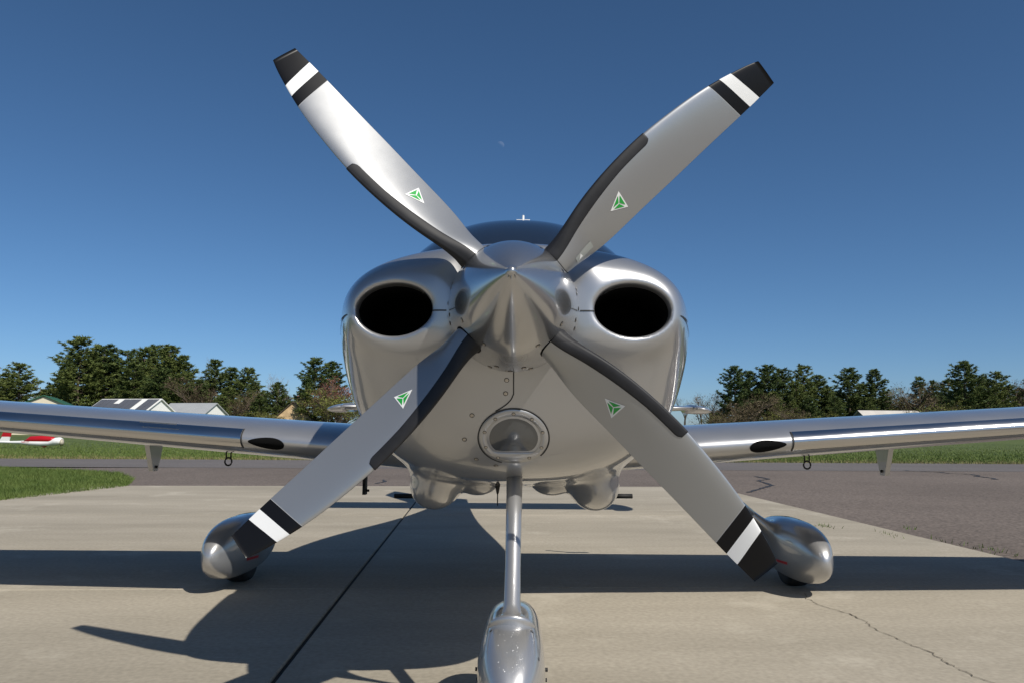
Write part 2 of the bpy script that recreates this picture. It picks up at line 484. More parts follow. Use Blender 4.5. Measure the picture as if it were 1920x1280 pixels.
def verge_pts(n, r):
    y = yv + r.exponential(9, n); x = r.uniform(-1, 1, n) * (y + 2.2) * 0.7
    return np.stack([x, y + r.normal(0, .1, n)], 1)
V, F = blades(110000, verge_pts, 0.03, 0.085, 0.010, 2)
tag(mesh_obj("field_grass", V, F, M['grass']), "green grass of the field beyond the taxiway", "grass", kind="stuff")
M['drygrass'] = leaf_mat("dry_grass", (0.16, 0.14, 0.06), (0.30, 0.25, 0.12), 1.5)
def dry_pts(n, r):
    y = yv - .05 + r.exponential(1.1, n) * (0.5 + 0.5 * np.sin(np.linspace(0, 60, n))**2); x = r.uniform(-1, 1, n) * (y + 2.2) * 0.7
    return np.stack([x, y], 1)
V, F = blades(16000, dry_pts, 0.03, 0.09, 0.010, 4)
tag(mesh_obj("dry_grass", V, F, M['drygrass']), "dry yellowed grass along the far edge of the taxiway", "grass", kind="stuff")
def tuft_pts(n, r):
    out = []
    for px, py, s, k in ((1545, 986, .07, .5), (1660, 1000, .2, 0.25), (1800, 1020, .25, .2), (1880, 1032, .2, .3), (1700, 988, .05, .15)):
        c = np.array(G(px, py)); out.append(c + np.stack([r.normal(0, .03, int(n * k)), r.normal(0, s, int(n * k))], 1))
    return np.vstack(out)
V, F = blades(110, tuft_pts, 0.015, 0.05, 0.004, 3, -0.012)
tag(mesh_obj("weeds", V, F, M['grass']), "small weeds sprouting along the right edge of the concrete", "weeds", kind="stuff")

# ================================================================== AIRPLANE
plane = empty("airplane", (0, 0, 0), "silver single-engine airplane with four-blade propeller parked on the concrete apron", "airplane")
HUB = np.array([0.0, 0.0, 1.216]); TILT = math.radians(2.0)

# --- fuselage body function (superellipse sections along Y)
YS = [.06, .13, .19, .27, .40, .60, .85, 1.1, 1.4, 2.0, 3.0, 4.5, 6.0, 7.2]
b_hw = spline(YS, [.185, .325, .425, .485, .535, .578, .610, .636, .64, .64, .58, .36, .20, .10])
b_top = spline(YS, [1.385, 1.402, 1.417, 1.430, 1.442, 1.458, 1.488, 1.522, 1.55, 1.57, 1.54, 1.42, 1.30, 1.26])
b_bot = spline(YS, [1.10, 1.015, .915, .805, .728, .692, .668, .648, .62, .60, .64, .82, .98, 1.08])
b_zm = spline(YS, [1.215, 1.21, 1.21, 1.205, 1.2, 1.2, 1.2, 1.2, 1.2, 1.2, 1.2, 1.16, 1.15, 1.16])
b_nu = spline(YS, [2, 2.05, 2.15, 2.25, 2.4, 2.5, 2.55, 2.5, 2.4, 2.3, 2.2, 2.1, 2, 2])
b_nl = spline(YS, [2, 2.1, 2.25, 2.4, 2.55, 2.65, 2.7, 2.7, 2.7, 2.6, 2.4, 2.2, 2, 2])
def sup(x, z, a, b, n):
    ax, az = np.abs(x) / a + 1e-9, np.abs(z) / b + 1e-9
    h = (ax**n + az**n)**(1 / n)
    rho = np.sqrt(x * x + z * z) + 1e-9
    return rho - rho / h
def f_body(x, y, z):
    zm = b_zm(y); up = z > zm
    b = np.where(up, b_top(y) - zm, zm - b_bot(y)); n = np.where(up, b_nu(y), b_nl(y))
    return sup(x, z - zm, b_hw(y), b, n)
def ell(x, y, z, c, r):
    q = np.sqrt(((x - c[0]) / r[0])**2 + ((y - c[1]) / r[1])**2 + ((z - c[2]) / r[2])**2)
    return (q - 1) * min(r)
def f_cowl(x, y, z):
    X = np.abs(x)
    f = smax(f_body(x, y, z), 0.114 - y, 0.05)
    k = np.clip(y - .12, 0, 1)
    lobe = sup(X - .338, z - 1.207, .146 + .11 * k, .118 + .10 * k, 2.2)
    lobe = smax(lobe, .120 - y, 0.10)
    f = smin(f, lobe, 0.19)
    bul = ell(X, y, z, (.30, 1.0, .665), (.095, .34, .10))
    f = smin(f, bul, .10)
    bump = ell(X, y, z, (.145, 1.12, .65), (.075, .22, .04))
    f = smin(f, bump, .03)
    duct = sup(X - .340, z - 1.207, .110, .075, 2.0)
    duct = smax(duct, y - .52, .05)
    f = smax(f, -duct, 0.030)
    return f
V, F, N = surface_nets(f_cowl, (-.76, .07, .50), (.76, 1.16, 1.66), 0.0085)
FC = V[F].mean(1)
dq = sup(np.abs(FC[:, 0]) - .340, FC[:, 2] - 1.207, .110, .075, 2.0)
mi = ((dq < 0.006) & (FC[:, 1] > .165)).astype(int)  # faces inside the intake ducts turn near-black
cow = mesh_obj("cowling", V, F, None, plane, True, N, mats=[M['silver'], M['hole_dark']], midx=mi)
# black disc painting in the shadow gap behind the spinner
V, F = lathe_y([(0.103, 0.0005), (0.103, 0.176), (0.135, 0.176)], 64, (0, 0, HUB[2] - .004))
mesh_obj("spinner_gap_disc", V, F, M['black'], plane)

# --- aft fuselage with cabin
c_top = spline([1.0, 1.12, 1.35, 1.7, 2.1, 2.6, 3.2, 4.0, 5.0, 6.0, 7.2], [1.45, 1.525, 1.71, 1.885, 1.948, 1.935, 1.85, 1.67, 1.45, 1.32, 1.26])
def section(Y, n=72, grow=0.0, th0=0.0, th1=2 * math.pi, closed=True):
    th = np.linspace(th0, th1, n, endpoint=not closed)
    zm = float(b_zm(Y)); a = float(b_hw(Y)) + grow
    s, c = np.sin(th), np.cos(th)
    up = c > 0
    b = np.where(up, max(float(c_top(Y)), float(b_top(Y))) - zm, zm - float(b_bot(Y))) + grow
    nn = np.where(up, 2.35, float(b_nl(Y)))
    k = ((np.abs(s) / a + 1e-9)**nn + (np.abs(c) / b + 1e-9)**nn)**(-1 / nn)
    return np.stack([s * k, np.full(n, Y), zm + c * k], 1)
yy = np.r_[np.linspace(1.158, 2.4, 26), np.linspace(2.5, 7.2, 40)]
V = np.vstack([section(y) for y in yy]); F = grid_faces(len(yy), 72, True)
F.append(list(range(len(V) - 72, len(V)))[::-1])
mesh_obj("fuselage", V, F, M['silver'], plane, True)
yy = np.linspace(1.165, 2.28, 30)
V = np.vstack([section(y, 60, .004, -1.02, 1.02, False) for y in yy])
mesh_obj("windscreen", V, grid_faces(30, 60, False), M['glass'], plane, True)
for s in (-1, 1):
    for y0, y1 in ((2.05, 2.75), (2.85, 3.55)):
        yy = np.linspace(y0, y1, 14)
        a0, a1 = (0.85, 1.25) if s > 0 else (-1.25, -0.85)
        V = np.vstack([section(y, 12, .005, a0, a1, False) for y in yy])
        mesh_obj("side_window", V, grid_faces(14, 12, False), M['glass'], plane, True)
# roof antenna
V, F = join_vf([box_vf((.03, 1.95, 1.945), (.07, .06, .012)), tube_vf([(.03, 1.95, 1.94), (.03, 1.95, 1.98)], .006, 10)])
mesh_obj("antenna", V, F, M['white'], plane)

# --- ribbons (panel gaps) and screws on the cowling
def ribbon(name, pts, nrm, wid, lift=0.0012, mat=None, parent=None):
    pts, nrm = np.array(pts), np.array(nrm)
    t = np.gradient(pts, axis=0); t /= np.linalg.norm(t, axis=1, keepdims=True)
    s = np.cross(nrm, t); s /= np.linalg.norm(s, axis=1, keepdims=True)
    p = pts + nrm * lift
    n = len(p)
    return mesh_obj(name, np.vstack([p + s * wid / 2, p - s * wid / 2]), [[i, i + n, i + n + 1, i + 1] for i in range(n - 1)], mat or M['seam'], parent or cow)
for s in (-1, 1):
    A, B = [], []
    for y in np.linspace(.15, 1.12, 60):
        p, n = march(f_cowl, (s * .9, y, 1.196 - .02 * min(1, (y - .15) * 4)), (-s, 0, 0), 0.5)
        if p is not None: A.append(p); B.append(n)
    ribbon("panel_gap", A, B, 0.0035)
    A, B = [], []
    for x in np.linspace(.487, .530, 14):
        p, n = march(f_cowl, (s * x, .0, 1.196), (0, 1, 0), 0.6)
        if p is not None and p[1] < .3: A.append(p); B.append(n)
    if len(A) > 3: ribbon("panel_gap", A, B, 0.0035)
    A, B = [], []
    for x in np.linspace(.188, .236, 16):
        p, n = march(f_cowl, (s * x, .0, 1.200), (0, 1, 0), 0.6)
        if p is not None and p[1] < .3: A.append(p); B.append(n)
    if len(A) > 3: ribbon("panel_gap", A, B, 0.004)
def px_hits(pxs, f=None):
    A, B = [], []
    for p in pxs:
        h, n = march(f or f_cowl, CAM + ray(*p) * 1.9, ray(*p), 2.5)
        if h is not None: A.append(h); B.append(n)
    return A, B
A, B = px_hits([(963, y) for y in np.linspace(694, 738, 16)] + [(962 - 3 * t - 30 * t**2, 738 + 32 * t) for t in np.linspace(.08, 1, 14)])
ribbon("panel_gap", A, B, 0.0035)
def disc_on(name, p, n, r, mat, parent, lift=0.001, seg=14, dome=0.0012):
    n = np.array(n); a = np.cross(n, [0, 0, 1.0] if abs(n[2]) < .9 else [1.0, 0, 0]); a /= np.linalg.norm(a); b = np.cross(n, a)
    V = [p + n * (lift + dome)]
    for rr, l in ((r * .6, lift + dome * .8), (r, lift)):
        for k in range(seg):
            th = 2 * math.pi * k / seg; V.append(p + n * l + rr * (math.cos(th) * a + math.sin(th) * b))
    F = [[0, 1 + k, 1 + (k + 1) % seg] for k in range(seg)]
    F += [[1 + k, 1 + seg + k, 1 + seg + (k + 1) % seg, 1 + (k + 1) % seg] for k in range(seg)]
    return mesh_obj(name, V, F, mat, parent, True)
def screw(p, n, parent, r=0.0055):
    disc_on("screw_well", p, n, r * 1.35, M['screwdark'], parent, 0.0006, 12, 0.0002)
    disc_on("screw", p, n, r, M['screw'], parent, 0.0012)
for px in ((950, 712), (948, 737), (885, 778), (871, 823), (893, 860), (930, 872), (1044, 585 + 95)):
    A, B = px_hits([px])
    if A: screw(A[0], B[0], cow)
# landing light
A, B = px_hits([(963, 822)])
LP, LN = A[0], B[0]
LN = np.array([0, LN[1], LN[2]]); LN /= np.linalg.norm(LN)
ux = np.array([1.0, 0, 0]); uy = np.cross(LN, ux); uy = uy if uy[2] > 0 else -uy
def lp(a, b, l): return LP + a * ux + b * uy + l * LN
light = empty("landing_light", (0, 0, 0), parent=plane)
n = 64; RO, RI, CUT = .101, .079, -.054
ringV, ringF = [], []
for k in range(n):
    th = 2 * math.pi * k / n; c, s = math.cos(th), math.sin(th)
    def conf(a, b, l):
        q = lp(a, b, .08); p, nn = march(f_cowl, q, -LN, .2, .003)
        return (p if p is not None else lp(a, b, 0)) + LN * l
    bi = max(RI * s, CUT); ai = RI * c
    if RI * s < CUT: ai = c / abs(s) * 0.9 * abs(CUT) if abs(s) > 0 else ai
    ai = np.clip(ai, -math.sqrt(RI**2 - CUT**2), math.sqrt(RI**2 - CUT**2)) if RI * s < CUT else ai
    ringV += [conf(RO * 1.02 * c, RO * 1.02 * s, -.002), conf(RO * c, RO * s, .0028), conf(ai * 1.02, bi * 1.02, .0028), conf(ai, bi, -.004), ]
for k in range(n):
    for j in range(3):
        a, b = 4 * k + j, 4 * ((k + 1) % n) + j
        ringF.append([a, b, b + 1, a + 1])
mesh_obj("bezel", ringV, ringF, M['silver'], light, True)
lensV = [ringV[4 * k + 3] + LN * .003 for k in range(n)]
mid = np.mean(lensV, 0) + LN * .012
lensV2 = [v * .5 + mid * .5 + LN * .002 for v in lensV]
LV = [mid] + lensV2 + lensV
LF = [[0, 1 + (k + 1) % n, 1 + k] for k in range(n)] + [[1 + k, 1 + (k + 1) % n, 1 + n + (k + 1) % n, 1 + n + k] for k in range(n)]
mesh_obj("lens", LV, LF, M['lens'], light, True)
for k in range(9):
    th = math.radians(90 + (k - 4) * 37); a, b = .0885 * math.cos(th), .0885 * math.sin(th)
    p, nn = march(f_cowl, lp(a, b, .08), -LN, .2, .003)
    if p is not None: screw(p + LN * .0028, LN, light, .0042)
V = []
for k in range(70):
    th = math.radians(-40 + 290 * k / 69 - 0)
    p, nn = march(f_cowl, lp(.105 * math.cos(th), .105 * math.sin(th), .08), -LN, .2, .003); V.append(p)
ribbon("bezel_gap", V, [LN] * 70, .004, .0018, M['seam'], light)

# --- spinner and propeller
prop = empty("propeller_hub", tuple(HUB), parent=plane)
prop.rotation_euler = (-TILT, 0, 0)
RS = spline([-.349, -.30, -.2, -.1, 0, .05, .10], [.000, .036, .093, .136, .1655, .1775, .185])
prof = [(-.3485, 0.0002)]
for th in np.linspace(15, 62, 6): prof.append((-.3485 + .0125 * (1 - math.cos(math.radians(th))), .0125 * math.sin(math.radians(th))))
y0, r0 = prof[-1]
for y in np.linspace(y0 + .006, .10, 70):
    prof.append((y, max(float(RS(y)), r0 + (y - y0) * .3)))
prof += [(.102, .183), (.102, .165)]
V, F = lathe_y(prof, 128)
spin = mesh_obj("spinner", V, F, M['polish'], plane, True)
spin.location = HUB; spin.rotation_euler = (-TILT, 0, 0)
def spin_pt(y, th):
    r = float(RS(y)); dr = (float(RS(y + .002)) - float(RS(y - .002))) / .004
    nn = np.array([math.cos(th), -dr, math.sin(th)]); nn /= np.linalg.norm(nn)
    return np.array([r * math.cos(th), y, r * math.sin(th)]), nn
BANG = [42.7 + 90 * k for k in range(4)]
for k in range(4):
    for da, y in ((-27, .086), (27, .086), (-33, .06), (33, .06), (45, .088), (-16, -.062), (17, -.06)):
        p, nn = spin_pt(y, math.radians(BANG[k] + da)); screw(p, nn, spin, .0052)

rr_ = [.10, .16, .22, .30, .40, .50, .565, .65, .75, .83, .90, .945, .965]
LEp = spline(rr_, [.034, .034, .046, .066, .083, .092, .094, .091, .083, .071, .056, .044, .037])
TEp = spline(rr_, [-.034, -.035, -.043, -.050, -.049, -.047, -.046, -.044, -.042, -.041, -.039, -.037, -.036])
BET = spline([.1, .16, .3, .565, .75, .965], [46, 45, 37, 26.5, 22, 17.5])
THK = spline([.1, .16, .22, .3, .45, .6, .8, .965], [.062, .058, .046, .036, .029, .0235, .015, .005])
def blade_pt(r, c, side, off=0.0):
    """c 0 = trailing edge .. 1 = leading edge; side +1 front face, -1 back face -> (radial, tangential, forward)"""
    be = math.radians(float(BET(r))); cb = math.cos(be)
    le, te = float(LEp(r)) / cb, float(TEp(r)) / cb
    u = te + (le - te) * c
    t = float(THK(r)); k = min(max((r - .15) / .12, 0), 1); k = k * k * (3 - 2 * k)
    x = 1 - c
    foil = 2.6 * (0.2969 * math.sqrt(max(x, 0)) - .126 * x - .3516 * x * x + .2843 * x**3 - .1036 * x**4) * 1.9
    circ = math.sqrt(max(1 - (2 * c - 1)**2, 0))
    sh = foil * k + circ * (1 - k)
    w = ((.62 + .28 * k) * sh if side > 0 else -(0.38 * k + 0.62 * (1 - k)) * sh * (1 - .45 * k)) * t
    w += off * side
    return np.array([r, u * cb - w * math.sin(be), u * math.sin(be) + w * cb])
def blade_norm(r, c, side=1):
    a = blade_pt(r + .002, c, side) - blade_pt(r - .002, c, side)
    b = blade_pt(r, min(c + .01, .995), side) - blade_pt(r, max(c - .01, .005), side)
    n = np.cross(a, b); n /= np.linalg.norm(n)
    return n if n[2] > 0 else -n
cs_ = (1 - np.cos(np.linspace(0, math.pi, 26))) / 2
ring_def = [(c, 1) for c in cs_] + [(c, -1) for c in cs_[::-1][1:-1]]
rads = np.r_[np.linspace(.135, .30, 22), np.linspace(.315, .965, 52)]
def loc2w(p, ang):
    er = np.array([math.cos(ang), 0, math.sin(ang)]); et = np.array([-math.sin(ang), 0, math.cos(ang)]); ef = np.array([0, -1.0, 0])
    p = np.atleast_2d(p)
    return p[:, :1] * er + p[:, 1:2] * et + p[:, 2:3] * ef
BV = np.array([blade_pt(r, c, s) for r in rads for c, s in ring_def])
BUV = np.array([[r / .965 + .029 * c * min(1, (0.99 - r / .965) / .1 + .35), c] for r in rads for c, s in ring_def])
m_ = len(ring_def)
BF = grid_faces(len(rads), m_, True)
BF.append(list(range(len(BV) - m_, len(BV)))[::-1])
# de-icing boot
bc = lambda r: 1 - (.26 - .085 * min(max((r - .15) / .3, 0), 1))
brs = np.r_[np.linspace(.152, .548, 50), .556, .562, .5655, .567]
BTV = []
nb = 16
for r in brs:
    ce = bc(min(r, .548))
    if r > .548: ce = 1 - (1 - ce) * (1 - .35 * ((r - .548) / .019)**2.2)
    q = 1 - (1 - np.linspace(0, 1, nb))**1.6
    row = [(ce + (1 - ce) * x, 1) for x in q] + [(ce + (1 - ce) * x, -1) for x in q[::-1][1:]]
    for i, (c, s) in enumerate(row):
        e = 0.0006 if (i in (0, len(row) - 1) or r in (brs[0], brs[-1])) else .0018
        BTV.append(blade_pt(r, c, s, e) + np.array([0, .0015 * (c > .98), .0006 * (c > .98)]))
BTV = np.array(BTV)
BTF = grid_faces(len(brs), 2 * nb - 1, False)
def decal_tris(tris, lift, cr, cu, sub=4):
    V, F = [], []
    for T in tris:
        T = np.array(T); o = len(V); ix = {}
        for i in range(sub + 1):
            for j in range(sub + 1 - i):
                p = T[0] + (T[1] - T[0]) * i / sub + (T[2] - T[0]) * j / sub
                r = cr + p[0]; be = math.radians(float(BET(r))); cb = math.cos(be)
                le, te = float(LEp(r)) / cb, float(TEp(r)) / cb
                c = ((cu + p[1]) - te) / (le - te)
                ix[i, j] = len(V); V.append(blade_pt(r, c, 1) + blade_norm(r, c) * lift)
        for i in range(sub):
            for j in range(sub - i):
                F.append([ix[i, j], ix[i + 1, j], ix[i, j + 1]])
                if i + j < sub - 1: F.append([ix[i + 1, j], ix[i + 1, j + 1], ix[i, j + 1]])
    return np.array(V), F
tv = [np.array([math.cos(math.radians(a)), math.sin(math.radians(a))]) * .033 for a in (58, 180, 302)]
outer = decal_tris([[tv[0], tv[1], tv[2]]], .0009, .393, .008, 6)
inner_t = []
for i in range(3):
    a, b = tv[i], tv[(i + 1) % 3]; ce = (a + b) * .38
    k = lambda p: ce * .62 + (p - ce * .62) * .80
    inner_t.append([k(a * .80 + b * .06), k(b * .80 + a * .06), k(np.zeros(2)) ])
inner = decal_tris(inner_t, .0016, .393, .008, 4)
for k, adeg in enumerate(BANG):
    ang = math.radians(adeg)
    W = loc2w(BV, ang)
    bl = mesh_obj("propeller_blade", W, BF, M['blade'], plane, True, uv=BUV)
    bl.location = HUB; bl.rotation_euler = (-TILT, 0, 0)
    mesh_obj("deicing_boot", loc2w(BTV, ang), BTF, M['rubber'], bl, True)
    mesh_obj("decal_border", loc2w(outer[0], ang), outer[1], M['white'], bl, True)
    mesh_obj("decal_emblem", loc2w(inner[0], ang), inner[1], M['green'], bl, True)
    if k == 0:
        a = decal_tris([[(-.03, -.012), (.035, -.012), (.035, .012)], [(-.03, -.012), (.035, .012), (-.03, .012)]], .0009, .232, -.030, 4)
        mesh_obj("label_sticker", loc2w(a[0], ang), a[1], M['foil'], bl, True)
        a = decal_tris([[(-.012, -.006), (.004, -.006), (.0, .008)]], .0014, .222, -.030, 3)
        mesh_obj("label_sticker", loc2w(a[0], ang), a[1], M['white'], bl, True)
    # black patch on the spinner, painted for the dark gap round the blade root
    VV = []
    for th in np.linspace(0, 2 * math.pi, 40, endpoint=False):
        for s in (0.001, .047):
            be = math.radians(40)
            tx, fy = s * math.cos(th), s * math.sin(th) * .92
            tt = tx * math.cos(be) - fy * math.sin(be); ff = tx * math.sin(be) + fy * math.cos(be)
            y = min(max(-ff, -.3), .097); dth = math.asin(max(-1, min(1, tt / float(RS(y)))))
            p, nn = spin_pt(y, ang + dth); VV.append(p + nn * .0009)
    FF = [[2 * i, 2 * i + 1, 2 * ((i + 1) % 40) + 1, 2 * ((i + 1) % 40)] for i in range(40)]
    mesh_obj("blade_gap_dark", VV, FF, M['hole_dark'], spin)
bpy.data.objects.remove(prop)

# --- wings
NF = 60
def foil_pts(n=NF):
    t = np.linspace(0, 2 * math.pi, n, endpoint=False)
    x = (1 - np.cos(t)) / 2          # 0 = leading edge at t=0 ; goes round
    up = t <= math.pi
    th = 5 * (0.2969 * np.sqrt(x) - .126 * x - .3516 * x**2 + .2843 * x**3 - .1036 * x**4)
    cam = 0.018 * 4 * x * (1 - x)
    return x, np.where(up, th, -th), cam
W_LE = lambda X: 1.70 + .02 * (X - .6)
W_CH = lambda X: 1.42 - .085 * (X - .6)
W_Z = lambda X: .768 + .070 * (X - .6)
W_T = lambda X: .150 - .009 * (X - .6)
def wing_pt(X, x, th, cam, off=0.0):
    c = W_CH(X); inc = math.radians(2.0 - .3 * (X - .6))
    yy, zz = x * c, (th * W_T(X) + cam) * c
    y = W_LE(X) + yy * math.cos(inc) + zz * math.sin(inc); z = W_Z(X) - yy * math.sin(inc) + zz * math.cos(inc)
    return np.array([X, y, z])
fx, fth, fcam = foil_pts()
for s in (-1, 1):
    XS = np.r_[np.linspace(.35, 5.6, 60), 5.7, 5.78, 5.82]
    V = []
    for X in XS:
        e = 1.0 if X <= 5.6 else math.sqrt(max(1 - ((X - 5.6) / .24)**2, .04))
        for k in range(NF):
            p = wing_pt(X, fx[k], fth[k] * e, fcam[k]); V.append([s * p[0], p[1], p[2]])
    F = grid_faces(len(XS), NF, True, s < 0)
    F.append(list(range(len(V) - NF, len(V)))[::(1 if s < 0 else -1)])
    wing = mesh_obj("wing", V, F, M['silver'], plane, True)
    # porous leading-edge strip
    x_in = 1.325
    XS = np.linspace(x_in, 5.5, 50)
    tt = np.linspace(-.36, .36, 22)
    V = []
    for X in XS:
        for t in tt:
            x = (1 - math.cos(t)) / 2
            th = 5 * (0.2969 * math.sqrt(x) - .126 * x - .3516 * x**2 + .2843 * x**3 - .1036 * x**4) * (1 if t > 0 else -1)
            cam = .018 * 4 * x * (1 - x)
            p = wing_pt(X, x, th, cam)
            out = np.array([0, -math.cos(t * 2.2), math.sin(t * 2.2) * 1.0]) ; 
            p = p + out * (.0022 if abs(t) < .355 else -.001)
            V.append([s * p[0], p[1], p[2]])
    mesh_obj("leading_edge_strip", V, grid_faces(50, 22, False, s > 0), M['tks'], wing, True)
    g_ = [V[j] for j in range(22)]
    A = np.array(g_) - np.array([s * .004, 0, 0]); 
    mesh_obj("panel_gap", np.vstack([A + [s * -.0035, -.0012, 0], A + [s * .002, -.0012, 0]]), [[i, i + 22, i + 23, i + 1] for i in range(21)], M['seam'], wing)
    # air inlet in the leading edge: shade of the hole painted as a black patch
    V = []; nE = 36
    cx, ct = 1.20, -.085
    def le_pt(X, t, off):
        x = (1 - math.cos(t)) / 2
        th = 5 * (0.2969 * math.sqrt(x) - .126 * x - .3516 * x**2 + .2843 * x**3 - .1036 * x**4) * (1 if t > 0 else -1)
        p = wing_pt(X, x, th, .018 * 4 * x * (1 - x)); v = np.array([0, -math.cos(t * 2.2), math.sin(t * 2.2)])
        p = p + v * off
        return [s * p[0], p[1], p[2]]
    rings = ((1.0, .0025), (.9, .0032), (.5, .0034), (.02, .0036))
    for q, lf in rings:
        for k in range(nE):
            th = 2 * math.pi * k / nE
            ex = math.cos(th); ez = math.sin(th) * (1 - .35 * ex)
            V.append(le_pt(cx + q * .088 * ex, ct + q * .19 * ez + .02 * q * ex, lf))
    mesh_obj("inlet_dark_patch", V, grid_faces(4, nE, True, s > 0), M['hole_dark'], wing, True)
    # tie-down ring
    b0 = wing_pt(1.505, .26, -.49, .01)
    ring = []
    for k in range(25):
        th = 2 * math.pi * k / 24; ring.append((s * b0[0] + (.018 * math.cos(th)), b0[1] + .35 * 0, b0[2] - .045 + .02 * math.sin(th)))
    parts = [tube_vf(ring, .0045, 8, False), tube_vf([(s * b0[0] - .013, b0[1], b0[2] + .02), (s * b0[0] - .012, b0[1], b0[2] - .03)], .004, 8), tube_vf([(s * b0[0] + .013, b0[1], b0[2] + .02), (s * b0[0] + .012, b0[1], b0[2] - .03)], .004, 8)]
    V, F = join_vf(parts); mesh_obj("tiedown_ring", V, F, M['black'], wing, True)
    # flap hinge fin below the trailing edge
    q = wing_pt(2.175, .72, -.36, .005); X0 = s * 2.175
    prof = [(-.10, .05), (.11, .04), (.07, -.11), (.04, -.185), (-.01, -.185), (-.06, -.06)]
    V = [[X0 - .014, q[1] + a, q[2] + b] for a, b in prof] + [[X0 + .014, q[1] + a, q[2] + b] for a, b in prof]
    V = np.array(V); V[:, 0] += -s * .05 * (V[:, 1] - q[1])
    n = len(prof); F = [list(range(n)), list(range(n, 2 * n))[::-1]] + [[i, n + i, n + (i + 1) % n, (i + 1) % n] for i in range(n)]
    hb = mesh_obj("flap_hinge", V, F, M['silver'], wing)
    V, F = tube_vf([(X0 - .022, q[1] + .02, q[2] - .16), (X0 + .022, q[1] + .02, q[2] - .16)], .009, 10)
    mesh_obj("hinge_bolt", V, F, M['black'], wing)
# stall strip on one wing
V = [];
for X in np.linspace(1.64, 1.82, 8):
    p = wing_pt(X, .002, .25, 0); V += [[-p[0], p[1] - .001, p[2] + .007], [-p[0], p[1] - .009, p[2] + .002], [-p[0], p[1] - .001, p[2] - .004]]
mesh_obj("stall_strip", V, grid_faces(8, 3, True), M['silver'], plane)
# --- tail
def flying(name, X0, X1, y0, c0, y1, c1, z0, z1, tk, vertical=False, n=14):
    V = []
    for i in range(n):
        u = i / (n - 1); a = X0 + (X1 - X0) * u; c = c0 + (c1 - c0) * u
        e = 1 if u < .96 else .6
        for k in range(NF):
            yv_, zv_ = y0 + (y1 - y0) * u + fx[k] * c, fth[k] * tk * c * e
            V.append([zv_, yv_, a] if vertical else [a, yv_, z0 + (z1 - z0) * u + zv_])
    F = grid_faces(n, NF, True); F += [list(range(NF)), list(range(len(V) - NF, len(V)))]
    return mesh_obj(name, V, F, M['silver'], plane, True)
TY, TZ = 6.02, 1.10
flying("horizontal_stabilizer", -1.80, 1.80, TY, .72, TY, .72, TZ, TZ, .09)
for s in (-1, 1):
    V = []
    for i, u in enumerate(np.linspace(0, 1, 10)):
        e = math.sqrt(max(1 - u**2.2, 0.003))
        for k in range(28):
            th = 2 * math.pi * k / 28
            V.append([s * (1.78 + .20 * u), TY + .30 - .10 * u + .42 * e * math.cos(th), TZ - .005 - .03 * u + .045 * e * math.sin(th)])
    F = grid_faces(10, 28, True, s > 0); F.append(list(range(28)))
    mesh_obj("elevator_tip", V, F, M['silver'], plane, True)
flying("vertical_fin", 1.2, 2.66, 5.5, 1.5, 6.55, .75, 0, 0, .09, True)

# --- main gear
def f_main(x, y, z):
    # wheel fairing, local frame: wheel contact at the origin, x outboard
    yy = (y + .04)
    half = np.where(yy < 0, .46, .62)
    u = np.clip(np.abs(yy) / half, 0, 1.4)
    a = .106 * np.sqrt(np.maximum(1 - u**2.6, .0004)); b = .170 * np.sqrt(np.maximum(1 - u**2.2, .0004))
    zc = .200 + .03 * np.clip(yy, 0, 1)
    pod = sup(x, z - zc, a, b, 2.7)
    pod = np.where(u > 1, np.maximum(pod, (np.abs(yy) - half)), pod)
    # leg root
    A = np.array([-.01, .02, .20]); Bp = np.array([-.27, .04, .425])
    d = Bp - A; t = np.clip(((x - A[0]) * d[0] + (y - A[1]) * d[1] + (z - A[2]) * d[2]) / (d @ d), 0, 1)
    leg = np.sqrt((x - A[0] - t * d[0])**2 + ((y - A[1] - t * d[1]) * .5)**2 + (z - A[2] - t * d[2])**2) - (.055 - .034 * t)
    f = smin(pod, leg, .14)
    return smax(f, .058 - z, .03)
MV, MF, MN = surface_nets(f_main, (-.34, -.56, .03), (.16, .64, .46), 0.011)
def tyre_vf(R, w, c, n=40):
    prof = [(-w * .5, R * .5), (-w * .5, R * .80), (-w * .46, R * .92), (-w * .3, R * .985), (0, R), (w * .3, R * .985), (w * .46, R * .92), (w * .5, R * .80), (w * .5, R * .5)]
    V = []
    for x, r in prof:
        for k in range(n):
            th = 2 * math.pi * k / n; V.append([c[0] + x, c[1] + r * math.cos(th), c[2] + max(r * math.sin(th), -c[2] + .0)])
    return np.array(V), grid_faces(len(prof), n, True)
mainpos = {-1: (-1.59, 2.56), 1: (1.585, 2.56)}
for s in (-1, 1):
    bx, by = mainpos[s]
    V = MV * np.array([s, 1, 1]) + np.array([bx, by, 0]); Nn = MN * np.array([s, 1, 1])
    fa = mesh_obj("main_wheel_fairing", V, MF[:, ::-1] if s < 0 else MF, M['silver'], plane, True, Nn)
    V, F = tyre_vf(.165, .135, (bx, by, .162)); mesh_obj("main_tyre", V, F, M['tyre'], fa, True)
    # leg
    pts = [(bx - s * .23, by + .04, .392), (bx - s * .36, by + .05, .505), (bx - s * .50, by + .06, .63), (bx - s * .64, by + .07, .76)]
    V, F = tube_vf(pts, [.024, .027, .034, .045], 20); V[:, 1] = by + .06 + (V[:, 1] - by - .06) * 2.0
    mesh_obj("main_gear_leg", V, F, M['silver'], plane, True)
    # red streak along the inner side
    A, B = [], []
    for y in np.linspace(-.20, -.02, 14):
        p, n = march(f_main, (-.5, y, .15 - (y + .2) * .05 + .03 * 0), (1, 0, 0), 1.0)
        if p is not None: A.append(p * np.array([s, 1, 1]) + np.array([bx, by, 0])); B.append(n * np.array([s, 1, 1]))
    if len(A) > 4: ribbon("trim_stripe", A, B, .014, .0015, M['red'], fa)

